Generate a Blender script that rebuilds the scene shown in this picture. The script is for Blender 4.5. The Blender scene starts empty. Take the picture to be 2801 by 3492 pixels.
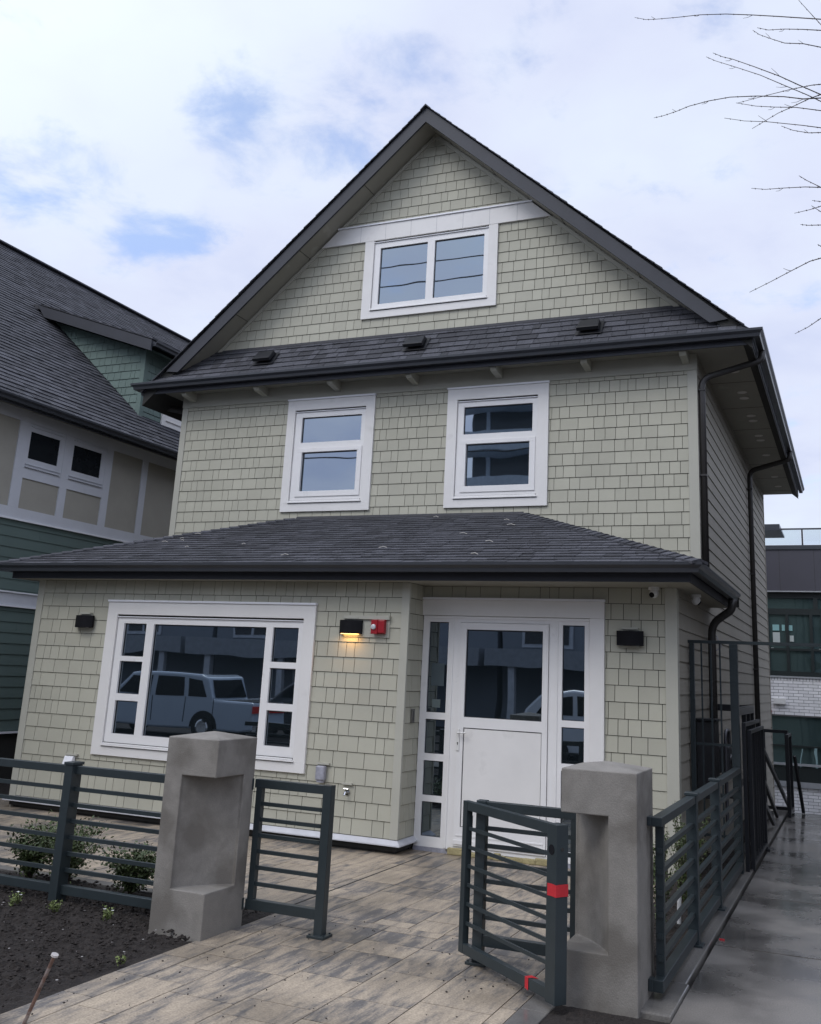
import bpy, bmesh, math, random
from mathutils import Vector, Matrix
random.seed(7)
S = bpy.context.scene
COL = S.collection
# ------------------------------------------------------------------ camera
cam_d = bpy.data.cameras.new('camera'); cam = bpy.data.objects.new('camera', cam_d); COL.objects.link(cam)
S.camera = cam
def cam_axes(yaw, pit, roll):
    cy, sy, cp, sp = math.cos(yaw), math.sin(yaw), math.cos(pit), math.sin(pit)
    f = Vector((-sy*cp, cy*cp, sp)); r = Vector((cy, sy, 0)); u = r.cross(f)
    return math.cos(roll)*r + math.sin(roll)*u, -math.sin(roll)*r + math.cos(roll)*u, f
CR, CU, CF = cam_axes(0.403659, 0.248006, 0.0455330)
CP = Vector((1.522192, -10.945429, 1.616061))
m = Matrix((CR, CU, -CF)).transposed().to_4x4(); m.translation = CP
cam.matrix_world = m
cam_d.sensor_fit = 'VERTICAL'; cam_d.sensor_height = 24.0
cam_d.lens = 24.0*3309.166/3492.0
cam_d.shift_x = -(1505.668-1400.5)/3492.0
cam_d.shift_y = -(1746.0-1459.816)/3492.0
cam_d.clip_end = 1500
# ------------------------------------------------------------------ world
SUN_EL, SUN_AZ = math.radians(48), math.radians(205)    # azimuth clockwise from +Y
sd = Vector((math.sin(SUN_AZ)*math.cos(SUN_EL), math.cos(SUN_AZ)*math.cos(SUN_EL), math.sin(SUN_EL)))
w = bpy.data.worlds.new('World'); S.world = w; w.use_nodes = True
nt = w.node_tree; nt.nodes.clear()
def N(t, typ, **kw):
    n = t.nodes.new(typ)
    for k, v in kw.items():
        if k.startswith('i_'): n.inputs[int(k[2:]) if k[2:].isdigit() else k[2:]].default_value = v
        else: setattr(n, k, v)
    return n
L = lambda t, a, b: t.links.new(a, b)
sky = N(nt, 'ShaderNodeTexSky', sky_type='NISHITA', sun_disc=False, sun_elevation=SUN_EL, sun_rotation=SUN_AZ, ozone_density=2.5)
tc = N(nt, 'ShaderNodeTexCoord')
sep = N(nt, 'ShaderNodeSeparateXYZ'); L(nt, tc.outputs['Generated'], sep.inputs[0])
add = N(nt, 'ShaderNodeMath', operation='MAXIMUM', i_1=0.0); L(nt, sep.outputs[2], add.inputs[0])
add2 = N(nt, 'ShaderNodeMath', operation='ADD', i_1=0.22); L(nt, add.outputs[0], add2.inputs[0])
dx = N(nt, 'ShaderNodeMath', operation='DIVIDE'); L(nt, sep.outputs[0], dx.inputs[0]); L(nt, add2.outputs[0], dx.inputs[1])
dy = N(nt, 'ShaderNodeMath', operation='DIVIDE'); L(nt, sep.outputs[1], dy.inputs[0]); L(nt, add2.outputs[0], dy.inputs[1])
cmb = N(nt, 'ShaderNodeCombineXYZ'); L(nt, dx.outputs[0], cmb.inputs[0]); L(nt, dy.outputs[0], cmb.inputs[1])
mp = N(nt, 'ShaderNodeMapping'); mp.inputs['Location'].default_value = (0.45, 0.2, 3.1); L(nt, cmb.outputs[0], mp.inputs[0])
n1 = N(nt, 'ShaderNodeTexNoise', i_Scale=6.5, i_Detail=8.0, i_Roughness=0.60, i_Distortion=0.25); L(nt, mp.outputs[0], n1.inputs['Vector'])
n2 = N(nt, 'ShaderNodeTexNoise', i_Scale=1.1, i_Detail=4.0, i_Roughness=0.5); L(nt, mp.outputs[0], n2.inputs['Vector'])
# openings where blue sky shows between the clouds: (direction, angular size, depth)
HOLES = [((-.530, .672, .518), .045, .95), ((-.520, .703, .486), .045, .9), ((-.450, .735, .507), .055, .7), ((-.604, .689, .398), .034, 1.0), ((-.572, .706, .410), .028, .9), ((-.63, .67, .388), .025, .6), ((-.685, .595, .420), .055, 1.0), ((-.41, .74, .53), .08, .3), ((-.14, .91, .37), .07, .2), ((-.22, .83, .51), .08, .15),
         ((.3, -.7, .6), .35, .6), ((-.6, -.6, .5), .3, .5), ((.7, .3, .6), .3, .5)]
nr = N(nt, 'ShaderNodeMapRange', clamp=False); nr.inputs['From Min'].default_value = .39; nr.inputs['From Max'].default_value = .62; L(nt, n1.outputs[0], nr.inputs[0]); cov = nr.outputs[0]
for d_, rad_, dep_ in HOLES:
    vd = N(nt, 'ShaderNodeVectorMath', operation='DISTANCE'); vd.inputs[1].default_value = d_; L(nt, tc.outputs['Generated'], vd.inputs[0])
    r_ = N(nt, 'ShaderNodeMapRange', interpolation_type='SMOOTHSTEP'); r_.inputs['From Min'].default_value = 0; r_.inputs['From Max'].default_value = rad_*1.6; r_.inputs['To Min'].default_value = dep_; r_.inputs['To Max'].default_value = 0
    L(nt, vd.outputs['Value'], r_.inputs[0]); sb_ = N(nt, 'ShaderNodeMath', operation='SUBTRACT'); L(nt, cov, sb_.inputs[0]); L(nt, r_.outputs[0], sb_.inputs[1]); cov = sb_.outputs[0]
cr = N(nt, 'ShaderNodeMapRange', interpolation_type='SMOOTHSTEP'); cr.inputs['From Min'].default_value = -1.05; cr.inputs['From Max'].default_value = .30; L(nt, cov, cr.inputs[0])
cr.inputs['To Min'].default_value = 0.38; cr.inputs['To Max'].default_value = 1.0
n3 = N(nt, 'ShaderNodeTexNoise', i_Scale=4.0, i_Detail=6.0, i_Roughness=0.5, i_Distortion=0.2); L(nt, mp.outputs[0], n3.inputs['Vector'])
am = N(nt, 'ShaderNodeMath', operation='MULTIPLY_ADD', i_1=0.6, i_2=0.0); L(nt, n2.outputs[0], am.inputs[0])
an = N(nt, 'ShaderNodeMath', operation='MULTIPLY_ADD', i_1=0.4); L(nt, n3.outputs[0], an.inputs[0]); L(nt, am.outputs[0], an.inputs[2])
cc = N(nt, 'ShaderNodeValToRGB'); e = cc.color_ramp.elements
e[0].position = 0.38; e[0].color = (0.55, 0.61, 0.82, 1); e[1].position = 0.60; e[1].color = (0.71, 0.78, 0.91, 1)
x_ = e.new(.48); x_.color = (0.66, 0.71, 0.88, 1)
L(nt, an.outputs[0], cc.inputs[0])
# clouds are brighter round the hidden sun, which stands behind the camera
dot = N(nt, 'ShaderNodeVectorMath', operation='DOT_PRODUCT'); dot.inputs[1].default_value = sd; L(nt, tc.outputs['Generated'], dot.inputs[0])
mr = N(nt, 'ShaderNodeMapRange'); mr.inputs['From Min'].default_value = 0.1; mr.inputs['From Max'].default_value = 1.0
mr.inputs['To Min'].default_value = 1.0; mr.inputs['To Max'].default_value = 2.0; L(nt, dot.outputs['Value'], mr.inputs[0])
bs = N(nt, 'ShaderNodeBackground', i_Strength=0.15); tn = N(nt, 'ShaderNodeMix', data_type='RGBA', blend_type='MULTIPLY', i_0=1.0); tn.inputs[7].default_value = (1.25, 1.40, 1.65, 1); L(nt, sky.outputs[0], tn.inputs[6]); L(nt, tn.outputs[2], bs.inputs[0])
bc = N(nt, 'ShaderNodeBackground'); L(nt, cc.outputs[0], bc.inputs[0]); L(nt, mr.outputs[0], bc.inputs[1])
mx = N(nt, 'ShaderNodeMixShader'); L(nt, cr.outputs[0], mx.inputs[0]); L(nt, bs.outputs[0], mx.inputs[1]); L(nt, bc.outputs[0], mx.inputs[2])
wo = N(nt, 'ShaderNodeOutputWorld'); L(nt, mx.outputs[0], wo.inputs[0])
# ------------------------------------------------------------------ sun
sl = bpy.data.lights.new('sun', 'SUN'); sl.energy = 0.9; sl.angle = math.radians(25); sl.color = (1, 0.95, 0.88)
so = bpy.data.objects.new('sun', sl); COL.objects.link(so); so.rotation_euler = (-sd).to_track_quat('-Z', 'Y').to_euler(); so.location = (-4, -8, 12)
S.view_settings.view_transform = 'Standard'; S.view_settings.look = 'None'; S.view_settings.gamma = 1; S.view_settings.exposure = 0.17
S.render.engine = 'CYCLES'; S.render.resolution_x = 821; S.render.resolution_y = 1024
# ------------------------------------------------------------------ materials
def lin(r, g, b):
    f = lambda c: (c/255/12.92) if c/255 <= .04045 else ((c/255+.055)/1.055)**2.4
    return (f(r), f(g), f(b), 1)
MATS = {}
def mat(name, col, rough=.6, var=.12, scale=6., bump=.0, bscale=60., island=0., metal=0., spec=.5, coords='Object', stain=None, stretch=None, emit=None, coat=0., fine=0., fscale=240.):
    if name in MATS: return MATS[name]
    m = bpy.data.materials.new(name); m.use_nodes = True; t = m.node_tree; b = t.nodes['Principled BSDF']
    b.inputs['Roughness'].default_value = rough; b.inputs['Metallic'].default_value = metal; b.inputs['Specular IOR Level'].default_value = spec
    if coat: b.inputs['Coat Weight'].default_value = coat
    tcn = N(t, 'ShaderNodeTexCoord'); src = tcn.outputs[coords]
    if stretch:
        mpn = N(t, 'ShaderNodeMapping'); mpn.inputs['Scale'].default_value = stretch; L(t, src, mpn.inputs[0]); src = mpn.outputs[0]
    nz = N(t, 'ShaderNodeTexNoise', i_Scale=scale, i_Detail=6., i_Roughness=.6); L(t, src, nz.inputs['Vector'])
    r = N(t, 'ShaderNodeMapRange'); r.inputs['From Min'].default_value = .3; r.inputs['From Max'].default_value = .7
    r.inputs['To Min'].default_value = 1-var; r.inputs['To Max'].default_value = 1+var; L(t, nz.outputs[0], r.inputs[0])
    val = r.outputs[0]
    if island:
        g = N(t, 'ShaderNodeNewGeometry'); r2 = N(t, 'ShaderNodeMapRange'); r2.inputs['To Min'].default_value = 1-island; r2.inputs['To Max'].default_value = 1+island
        L(t, g.outputs['Random Per Island'], r2.inputs[0]); mm = N(t, 'ShaderNodeMath', operation='MULTIPLY'); L(t, val, mm.inputs[0]); L(t, r2.outputs[0], mm.inputs[1]); val = mm.outputs[0]
    if fine:
        nf = N(t, 'ShaderNodeTexNoise', i_Scale=fscale, i_Detail=3., i_Roughness=.7); L(t, tcn.outputs[coords], nf.inputs['Vector'])
        rf = N(t, 'ShaderNodeMapRange'); rf.inputs['From Min'].default_value = .3; rf.inputs['From Max'].default_value = .7; rf.inputs['To Min'].default_value = 1-fine; rf.inputs['To Max'].default_value = 1+fine; L(t, nf.outputs[0], rf.inputs[0])
        mf = N(t, 'ShaderNodeMath', operation='MULTIPLY'); L(t, val, mf.inputs[0]); L(t, rf.outputs[0], mf.inputs[1]); val = mf.outputs[0]
    sc = N(t, 'ShaderNodeVectorMath', operation='SCALE'); sc.inputs[0].default_value = col[:3]; L(t, val, sc.inputs['Scale'])
    out = sc.outputs[0]
    if stain:   # (colour, noise scale, threshold, softness, amount)
        scol, ss, th, so_, am = stain
        n3 = N(t, 'ShaderNodeTexNoise', i_Scale=ss, i_Detail=5., i_Roughness=.55); L(t, tcn.outputs[coords], n3.inputs['Vector'])
        r3 = N(t, 'ShaderNodeMapRange'); r3.inputs['From Min'].default_value = th; r3.inputs['From Max'].default_value = th+so_; r3.inputs['To Max'].default_value = am; L(t, n3.outputs[0], r3.inputs[0])
        mix = N(t, 'ShaderNodeMix', data_type='RGBA'); L(t, r3.outputs[0], mix.inputs[0]); L(t, out, mix.inputs[6]); mix.inputs[7].default_value = scol; out = mix.outputs[2]
    L(t, out, b.inputs['Base Color'])
    if bump:
        nb = N(t, 'ShaderNodeTexNoise', i_Scale=bscale, i_Detail=5.); L(t, src, nb.inputs['Vector'])
        bp = N(t, 'ShaderNodeBump', i_Strength=bump, i_Distance=.01); L(t, nb.outputs[0], bp.inputs['Height']); L(t, bp.outputs[0], b.inputs['Normal'])
    if emit: b.inputs['Emission Color'].default_value = emit[0]; b.inputs['Emission Strength'].default_value = emit[1]
    m.diffuse_color = col; MATS[name] = m; return m
def glass_mat(name, body, tint, fac, wav=.02, wsc=1.6):
    m = bpy.data.materials.new(name); m.use_nodes = True; t = m.node_tree; t.nodes.clear()
    d = N(t, 'ShaderNodeBsdfDiffuse'); d.inputs[0].default_value = body
    g = N(t, 'ShaderNodeBsdfGlossy'); g.inputs[0].default_value = tint; g.inputs['Roughness'].default_value = .012
    nz = N(t, 'ShaderNodeTexNoise', i_Scale=wsc, i_Detail=1.); tcn = N(t, 'ShaderNodeTexCoord'); L(t, tcn.outputs['Object'], nz.inputs['Vector'])
    bp = N(t, 'ShaderNodeBump', i_Strength=wav, i_Distance=.2); L(t, nz.outputs[0], bp.inputs['Height']); L(t, bp.outputs[0], g.inputs['Normal'])
    lw = N(t, 'ShaderNodeFresnel', i_IOR=1.5); ad = N(t, 'ShaderNodeMath', operation='ADD', i_1=fac, use_clamp=True); L(t, lw.outputs[0], ad.inputs[0])
    mxs = N(t, 'ShaderNodeMixShader'); L(t, ad.outputs[0], mxs.inputs[0]); L(t, d.outputs[0], mxs.inputs[1]); L(t, g.outputs[0], mxs.inputs[2])
    o = N(t, 'ShaderNodeOutputMaterial'); L(t, mxs.outputs[0], o.inputs[0]); MATS[name] = m; return m
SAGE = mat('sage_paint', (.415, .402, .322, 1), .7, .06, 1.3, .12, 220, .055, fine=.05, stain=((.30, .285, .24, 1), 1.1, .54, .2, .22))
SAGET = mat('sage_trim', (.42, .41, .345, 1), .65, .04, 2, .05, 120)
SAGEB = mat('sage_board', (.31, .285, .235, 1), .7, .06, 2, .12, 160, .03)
WHITE = mat('white_paint', (.73, .71, .68, 1), .5, .04, 2.5, .03, 90, stain=((.48, .46, .43, 1), 5., .60, .15, .35))
VINYL = mat('white_vinyl', (.77, .755, .735, 1), .3, .03, 3, stain=((.52, .50, .47, 1), 9., .64, .12, .4))
FLASH = mat('white_flashing', (.80, .80, .82, 1), .35, .03, 4)
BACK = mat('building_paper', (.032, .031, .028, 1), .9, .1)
ROOF = mat('asphalt_shingle', (.068, .069, .079, 1), .85, .30, 60, .8, 260, .36, stain=((.036, .037, .042, 1), .9, .5, .2, .5), fine=.35)
ROOFE = mat('shingle_edge', (.05, .05, .055, 1), .9, .2, 40)
GUT = mat('dark_gutter', (.044, .047, .054, 1), .34, .10, 3, .02, 20)
FASC = mat('dark_fascia', (.029, .031, .039, 1), .6, .10, 3, .05, 80)
PIPE = mat('brown_downspout', (.035, .032, .030, 1), .4, .1, 4)
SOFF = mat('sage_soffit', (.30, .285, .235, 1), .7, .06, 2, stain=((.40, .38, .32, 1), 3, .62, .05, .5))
GLASS = glass_mat('window_glass', (.010, .013, .016, 1), (.72, .84, .96, 1), .20, .005)
GLASSD = glass_mat('ground_window_glass', (.007, .010, .012, 1), (.75, .88, 1.0, 1), .24, .006)
GREEN = mat('green_siding', (.10, .142, .128, 1), .7, .06, 2, .12, 160, .05)
GREENS = mat('green_shingles', (.125, .175, .155, 1), .7, .06, 2, .1, 160, .06)
BEIGE = mat('beige_panel', (.35, .33, .28, 1), .85, .05, 3, .3, 400)
NWHITE = mat('neighbour_white', (.56, .57, .60, 1), .6, .05, 3)
CONC = mat('pillar_concrete', (.222, .206, .182, 1), .85, .09, 11, .25, 130, stain=((.13, .117, .10, 1), 2.8, .48, .14, .8), fine=.14, fscale=190.)
WALK = None
STEEL = mat('green_grey_steel', (.024, .033, .036, 1), .40, .10, 9, .04, 60)
BLACKM = mat('black_metal', (.014, .015, .018, 1), .4, .1, 9)
FIXT = mat('black_fixture', (.006, .006, .008, 1), .7, spec=.2, var=.1, scale=9)
RED = mat('red_plastic', (.30, .009, .016, 1), .35, .06, 9)
TAPE = mat('red_tape', (.50, .016, .024, 1), .6, .1, 30, .2, 40)
CHROME = mat('chrome', (.6, .6, .6, 1), .15, .02, metal=1)
CREAM = mat('white_plastic', (.70, .69, .66, 1), .4, .03)
GREYP = mat('grey_plastic', (.30, .30, .34, 1), .5, .25, 20)
STEM = mat('twig_bark', (.06, .045, .035, 1), .9, .2, 30)
LEAF = mat('leaf_green', (.075, .105, .035, 1), .5, .25, 3, island=.45)
LEAFY = mat('leaf_yellowgreen', (.16, .20, .06, 1), .55, .25, 3, island=.4)
PETAL = mat('white_petal', (.75, .75, .74, 1), .6, .03)
RUST = mat('rusty_iron', (.13, .075, .055, 1), .8, .35, 25, .3, 90, stain=((.24, .20, .18, 1), 12, .5, .1, .8))
FOAM = mat('yellow_foam', (.34, .29, .15, 1), .9, .2, 12, .8, 60)
BRICK = mat('white_brick', (.76, .75, .75, 1), .75, .07, 4, .2, 120, .08)
MORT = mat('brick_joint', (.13, .13, .13, 1), .9)
PANEL = mat('dark_cladding', (.052, .050, .062, 1), .45, .06, 2)
RGLASS = glass_mat('teal_glass', (.040, .062, .062, 1), (.6, .85, .85, 1), .06)
MULL = mat('dark_mullion', (.016, .022, .022, 1), .4, .05)
PAPER = mat('paper', (.42, .46, .44, 1), .8, .03); TEALP = mat('teal_paper', (.22, .40, .40, 1), .7, .03)
WOOD = mat('brown_wood', (.055, .042, .034, 1), .85, .3, 12, .3, 60)
PALEW = mat('pale_wood', (.55, .36, .16, 1), .8, .15, 20)
STRAW = mat('pale_straw', (.50, .47, .42, 1), .8, .2, 20)
# paving with streaks blended along the length of each paver
def paver_mat():
    m = bpy.data.materials.new('blended_paver'); m.use_nodes = True; t = m.node_tree; b = t.nodes['Principled BSDF']
    tcn = N(t, 'ShaderNodeTexCoord'); g = N(t, 'ShaderNodeNewGeometry')
    ofs = N(t, 'ShaderNodeVectorMath', operation='SCALE'); ofs.inputs[0].default_value = (37., 19., 0.); L(t, g.outputs['Random Per Island'], ofs.inputs['Scale'])
    ad = N(t, 'ShaderNodeVectorMath', operation='ADD'); L(t, tcn.outputs['Object'], ad.inputs[0]); L(t, ofs.outputs[0], ad.inputs[1])
    mpn = N(t, 'ShaderNodeMapping'); mpn.inputs['Scale'].default_value = (15., 2.6, 1.); L(t, ad.outputs[0], mpn.inputs[0])
    nz = N(t, 'ShaderNodeTexNoise', i_Scale=1., i_Detail=7., i_Roughness=.68, i_Distortion=.15); L(t, mpn.outputs[0], nz.inputs['Vector'])
    r2 = N(t, 'ShaderNodeMapRange'); r2.inputs['To Min'].default_value = -.08; r2.inputs['To Max'].default_value = .08; L(t, g.outputs['Random Per Island'], r2.inputs[0])
    sm = N(t, 'ShaderNodeMath', operation='ADD'); L(t, nz.outputs[0], sm.inputs[0]); L(t, r2.outputs[0], sm.inputs[1])
    c = N(t, 'ShaderNodeValToRGB'); el = c.color_ramp.elements
    el[0].position = .38; el[0].color = (.125, .115, .106, 1); el[1].position = .55; el[1].color = (.335, .275, .205, 1)
    x = el.new(.46); x.color = (.235, .20, .160, 1); x = el.new(.72); x.color = (.41, .335, .245, 1)
    L(t, sm.outputs[0], c.inputs[0])
    n2 = N(t, 'ShaderNodeTexNoise', i_Scale=90., i_Detail=4., i_Roughness=.7); L(t, tcn.outputs['Object'], n2.inputs['Vector'])
    r = N(t, 'ShaderNodeMapRange'); r.inputs['From Min'].default_value = .3; r.inputs['From Max'].default_value = .7; r.inputs['To Min'].default_value = .66; r.inputs['To Max'].default_value = 1.34; L(t, n2.outputs[0], r.inputs[0])
    # damp, dirtier patches
    n4 = N(t, 'ShaderNodeTexNoise', i_Scale=1.3, i_Detail=4.); L(t, tcn.outputs['Object'], n4.inputs['Vector'])
    r4 = N(t, 'ShaderNodeMapRange'); r4.inputs['From Min'].default_value = .42; r4.inputs['From Max'].default_value = .62; r4.inputs['To Min'].default_value = 1.05; r4.inputs['To Max'].default_value = .72; L(t, n4.outputs[0], r4.inputs[0])
    mu = N(t, 'ShaderNodeMath', operation='MULTIPLY'); L(t, r.outputs[0], mu.inputs[0]); L(t, r4.outputs[0], mu.inputs[1])
    sc = N(t, 'ShaderNodeVectorMath', operation='SCALE'); L(t, c.outputs[0], sc.inputs[0]); L(t, mu.outputs[0], sc.inputs['Scale']); L(t, sc.outputs[0], b.inputs['Base Color'])
    rr = N(t, 'ShaderNodeMapRange'); rr.inputs['From Min'].default_value = .42; rr.inputs['From Max'].default_value = .62; rr.inputs['To Min'].default_value = .8; rr.inputs['To Max'].default_value = .45; L(t, n4.outputs[0], rr.inputs[0]); L(t, rr.outputs[0], b.inputs['Roughness'])
    bp = N(t, 'ShaderNodeBump', i_Strength=.35, i_Distance=.004); L(t, n2.outputs[0], bp.inputs['Height']); L(t, bp.outputs[0], b.inputs['Normal'])
    return m
PAVER = paver_mat()
def wet_mat(name, dry, wet, sc=.9, lo=.42, hi=.60, rmin=.10, rmax=.62):
    m = bpy.data.materials.new(name); m.use_nodes = True; t = m.node_tree; b = t.nodes['Principled BSDF']
    tcn = N(t, 'ShaderNodeTexCoord'); n1 = N(t, 'ShaderNodeTexNoise', i_Scale=sc, i_Detail=5., i_Roughness=.55); L(t, tcn.outputs['Object'], n1.inputs['Vector'])
    r = N(t, 'ShaderNodeMapRange'); r.inputs['From Min'].default_value = lo; r.inputs['From Max'].default_value = hi; L(t, n1.outputs[0], r.inputs[0])
    n2 = N(t, 'ShaderNodeTexNoise', i_Scale=120., i_Detail=3.); L(t, tcn.outputs['Object'], n2.inputs['Vector'])
    mix = N(t, 'ShaderNodeMix', data_type='RGBA'); L(t, r.outputs[0], mix.inputs[0]); mix.inputs[6].default_value = dry; mix.inputs[7].default_value = wet
    r2 = N(t, 'ShaderNodeMapRange'); r2.inputs['From Min'].default_value = .3; r2.inputs['From Max'].default_value = .7; r2.inputs['To Min'].default_value = .8; r2.inputs['To Max'].default_value = 1.2; L(t, n2.outputs[0], r2.inputs[0])
    s_ = N(t, 'ShaderNodeVectorMath', operation='SCALE'); L(t, mix.outputs[2], s_.inputs[0]); L(t, r2.outputs[0], s_.inputs['Scale']); L(t, s_.outputs[0], b.inputs['Base Color'])
    rr = N(t, 'ShaderNodeMapRange'); rr.inputs['To Min'].default_value = rmax; rr.inputs['To Max'].default_value = rmin; L(t, r.outputs[0], rr.inputs[0]); L(t, rr.outputs[0], b.inputs['Roughness'])
    rc = N(t, 'ShaderNodeMapRange'); rc.inputs['To Min'].default_value = .15; rc.inputs['To Max'].default_value = 1.; L(t, r.outputs[0], rc.inputs[0]); L(t, rc.outputs[0], b.inputs['Coat Weight']); b.inputs['Coat Roughness'].default_value = .13; b.inputs['Coat IOR'].default_value = 1.6
    bp = N(t, 'ShaderNodeBump', i_Strength=.25, i_Distance=.003); L(t, n2.outputs[0], bp.inputs['Height']); L(t, bp.outputs[0], b.inputs['Normal'])
    MATS[name] = m; return m
WALK = wet_mat('wet_concrete', (.215, .198, .178, 1), (.105, .098, .090, 1), 1.3, .36, .62, .13, .5)
KERB = wet_mat('damp_kerb', (.15, .14, .125, 1), (.085, .08, .075, 1), 1.6, .45, .7, .3, .8)
ASPH = mat('asphalt', (.05, .05, .052, 1), .7, .2, 30, .3, 200)
SOIL = mat('dark_soil', (.019, .014, .011, 1), .9, .45, 45, .9, 90)
LOWG = mat('lower_ground', (.08, .078, .075, 1), .8, .2, 5)
# ------------------------------------------------------------------ mesh helpers
class MB:
    def __init__(s): s.v = []; s.f = []
    def add(s, vs, fs):
        o = len(s.v); s.v += [tuple(v) for v in vs]; s.f += [tuple(i+o for i in f) for f in fs]
    def box(s, x0, x1, y0, y1, z0, z1):
        vs = [(x, y, z) for z in (z0, z1) for y in (y0, y1) for x in (x0, x1)]
        s.add(vs, [(0, 2, 3, 1), (4, 5, 7, 6), (0, 1, 5, 4), (2, 6, 7, 3), (0, 4, 6, 2), (1, 3, 7, 5)]); return s
    def bar(s, a, b, wd, hd, up=(0, 0, 1)):
        a, b = Vector(a), Vector(b); d = (b-a).normalized(); u = Vector(up)
        if abs(d.dot(u)) > .99: u = Vector((0, 1, 0))
        r = d.cross(u).normalized(); u = r.cross(d).normalized()
        vs = [p + r*sx*wd/2 + u*sy*hd/2 for p in (a, b) for sx, sy in ((-1, -1), (1, -1), (1, 1), (-1, 1))]
        s.add(vs, [(3, 2, 1, 0), (4, 5, 6, 7), (0, 1, 5, 4), (1, 2, 6, 5), (2, 3, 7, 6), (3, 0, 4, 7)]); return s
    def tube(s, pts, rad, n=8, cap=True, sx=1., sy=1.):
        pts = [Vector(p) for p in pts]; rs = rad if isinstance(rad, (list, tuple)) else [rad]*len(pts)
        o = len(s.v); ref = None
        for i, p in enumerate(pts):
            d = (pts[min(i+1, len(pts)-1)] - pts[max(i-1, 0)]).normalized()
            if ref is None: ref = Vector((0, 0, 1)) if abs(d.z) < .9 else Vector((0, 1, 0))
            r = d.cross(ref).normalized(); u = r.cross(d).normalized(); ref = u
            for k in range(n):
                a = 2*math.pi*k/n; s.v.append(tuple(p + r*math.cos(a)*rs[i]*sx + u*math.sin(a)*rs[i]*sy))
        for i in range(len(pts)-1):
            for k in range(n):
                a, b = o+i*n+k, o+i*n+(k+1) % n; s.f.append((a, b, b+n, a+n))
        if cap: s.f.append(tuple(o+k for k in range(n))[::-1]); s.f.append(tuple(o+(len(pts)-1)*n+k for k in range(n)))
        return s
    def prism(s, poly, axis, a, b):
        """poly: list of 2D points; axis 'x','y','z' extruded from a to b"""
        def P(q, t): return {'x': (t, q[0], q[1]), 'y': (q[0], t, q[1]), 'z': (q[0], q[1], t)}[axis]
        n = len(poly); vs = [P(q, a) for q in poly] + [P(q, b) for q in poly]
        s.add(vs, [tuple(range(n))[::-1], tuple(range(n, 2*n))] + [(i, (i+1) % n, (i+1) % n+n, i+n) for i in range(n)]); return s
    def sweep(s, path, prof, closed=False):
        """path: 2D plan points; outward = right of travel; prof: [(out, z)]"""
        P = [Vector(p) for p in path]; n = len(P); m_ = len(prof); o = len(s.v)
        for i in range(n):
            d0 = (P[i]-P[i-1]).normalized() if i > 0 else None; d1 = (P[i+1]-P[i]).normalized() if i < n-1 else None
            if d0 is None: d0 = d1
            if d1 is None: d1 = d0
            n0 = Vector((d0.y, -d0.x)); n1_ = Vector((d1.y, -d1.x)); b = (n0+n1_); b = b/(b.length_squared)*2
            for (q, z) in prof: s.v.append((P[i].x+b.x*q, P[i].y+b.y*q, z))
        for i in range(n-1):
            for k in range(m_):
                a, b2 = o+i*m_+k, o+i*m_+(k+1) % m_; s.f.append((a, b2, b2+m_, a+m_))
        s.f.append(tuple(o+k for k in range(m_))[::-1]); s.f.append(tuple(o+(n-1)*m_+k for k in range(m_))); return s
    def build(s, name, ma, parent=None, bevel=0., smooth=False, fix=True):
        me = bpy.data.meshes.new(name); me.from_pydata(s.v, [], s.f); me.materials.append(ma); me.update()
        if fix:
            bm = bmesh.new(); bm.from_mesh(me); bmesh.ops.recalc_face_normals(bm, faces=bm.faces); bm.to_mesh(me); bm.free()
        if smooth:
            for p in me.polygons: p.use_smooth = True
        ob = bpy.data.objects.new(name, me); COL.objects.link(ob)
        if parent: ob.parent = parent; ob.matrix_parent_inverse = parent_inv(parent)
        if bevel:
            md = ob.modifiers.new('bevel', 'BEVEL'); md.width = bevel; md.segments = 2; md.limit_method = 'ANGLE'; md.angle_limit = .5; md.harden_normals = False
        return ob
def world_of(o):
    M = o.matrix_basis.copy()
    while o.parent: M = o.parent.matrix_basis @ o.matrix_parent_inverse @ M if False else o.parent.matrix_basis @ (o.matrix_parent_inverse @ M); o = o.parent
    return M
def parent_inv(p): return world_of(p).inverted()
def tag(o, label=None, cat=None, group=None, kind=None):
    if label: o['label'] = label
    if cat: o['category'] = cat
    if group: o['group'] = group
    if kind: o['kind'] = kind
    return o
def thing(name, loc, label, cat, group=None):
    o = bpy.data.objects.new(name, None); COL.objects.link(o); o.location = loc; o.empty_display_size = .2
    return tag(o, label, cat, group)
def kids(o): return [c for c in bpy.data.objects if c.parent == o]
def copy_tree(o, parent=None):
    c = o.copy(); COL.objects.link(c); c.parent = parent
    for ch in kids(o): copy_tree(ch, c)
    return c
def clip_poly(poly, clip):
    """Sutherland-Hodgman, clip convex CCW"""
    out = poly
    for i in range(len(clip)):
        a, b = clip[i], clip[(i+1) % len(clip)]; inp = out; out = []
        if not inp: return []
        sd_ = lambda p: (b[0]-a[0])*(p[1]-a[1])-(b[1]-a[1])*(p[0]-a[0])
        for j in range(len(inp)):
            p, q = inp[j], inp[(j+1) % len(inp)]; sp, sq = sd_(p), sd_(q)
            if sp >= -1e-9: out.append(p)
            if (sp > 1e-9 and sq < -1e-9) or (sp < -1e-9 and sq > 1e-9):
                t = sp/(sp-sq); out.append((p[0]+(q[0]-p[0])*t, p[1]+(q[1]-p[1])*t))
    r = []
    for p in out:
        if not r or abs(p[0]-r[-1][0])+abs(p[1]-r[-1][1]) > 1e-5: r.append(p)
    if len(r) > 1 and abs(r[0][0]-r[-1][0])+abs(r[0][1]-r[-1][1]) < 1e-5: r.pop()
    return r if len(r) > 2 else []
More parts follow.
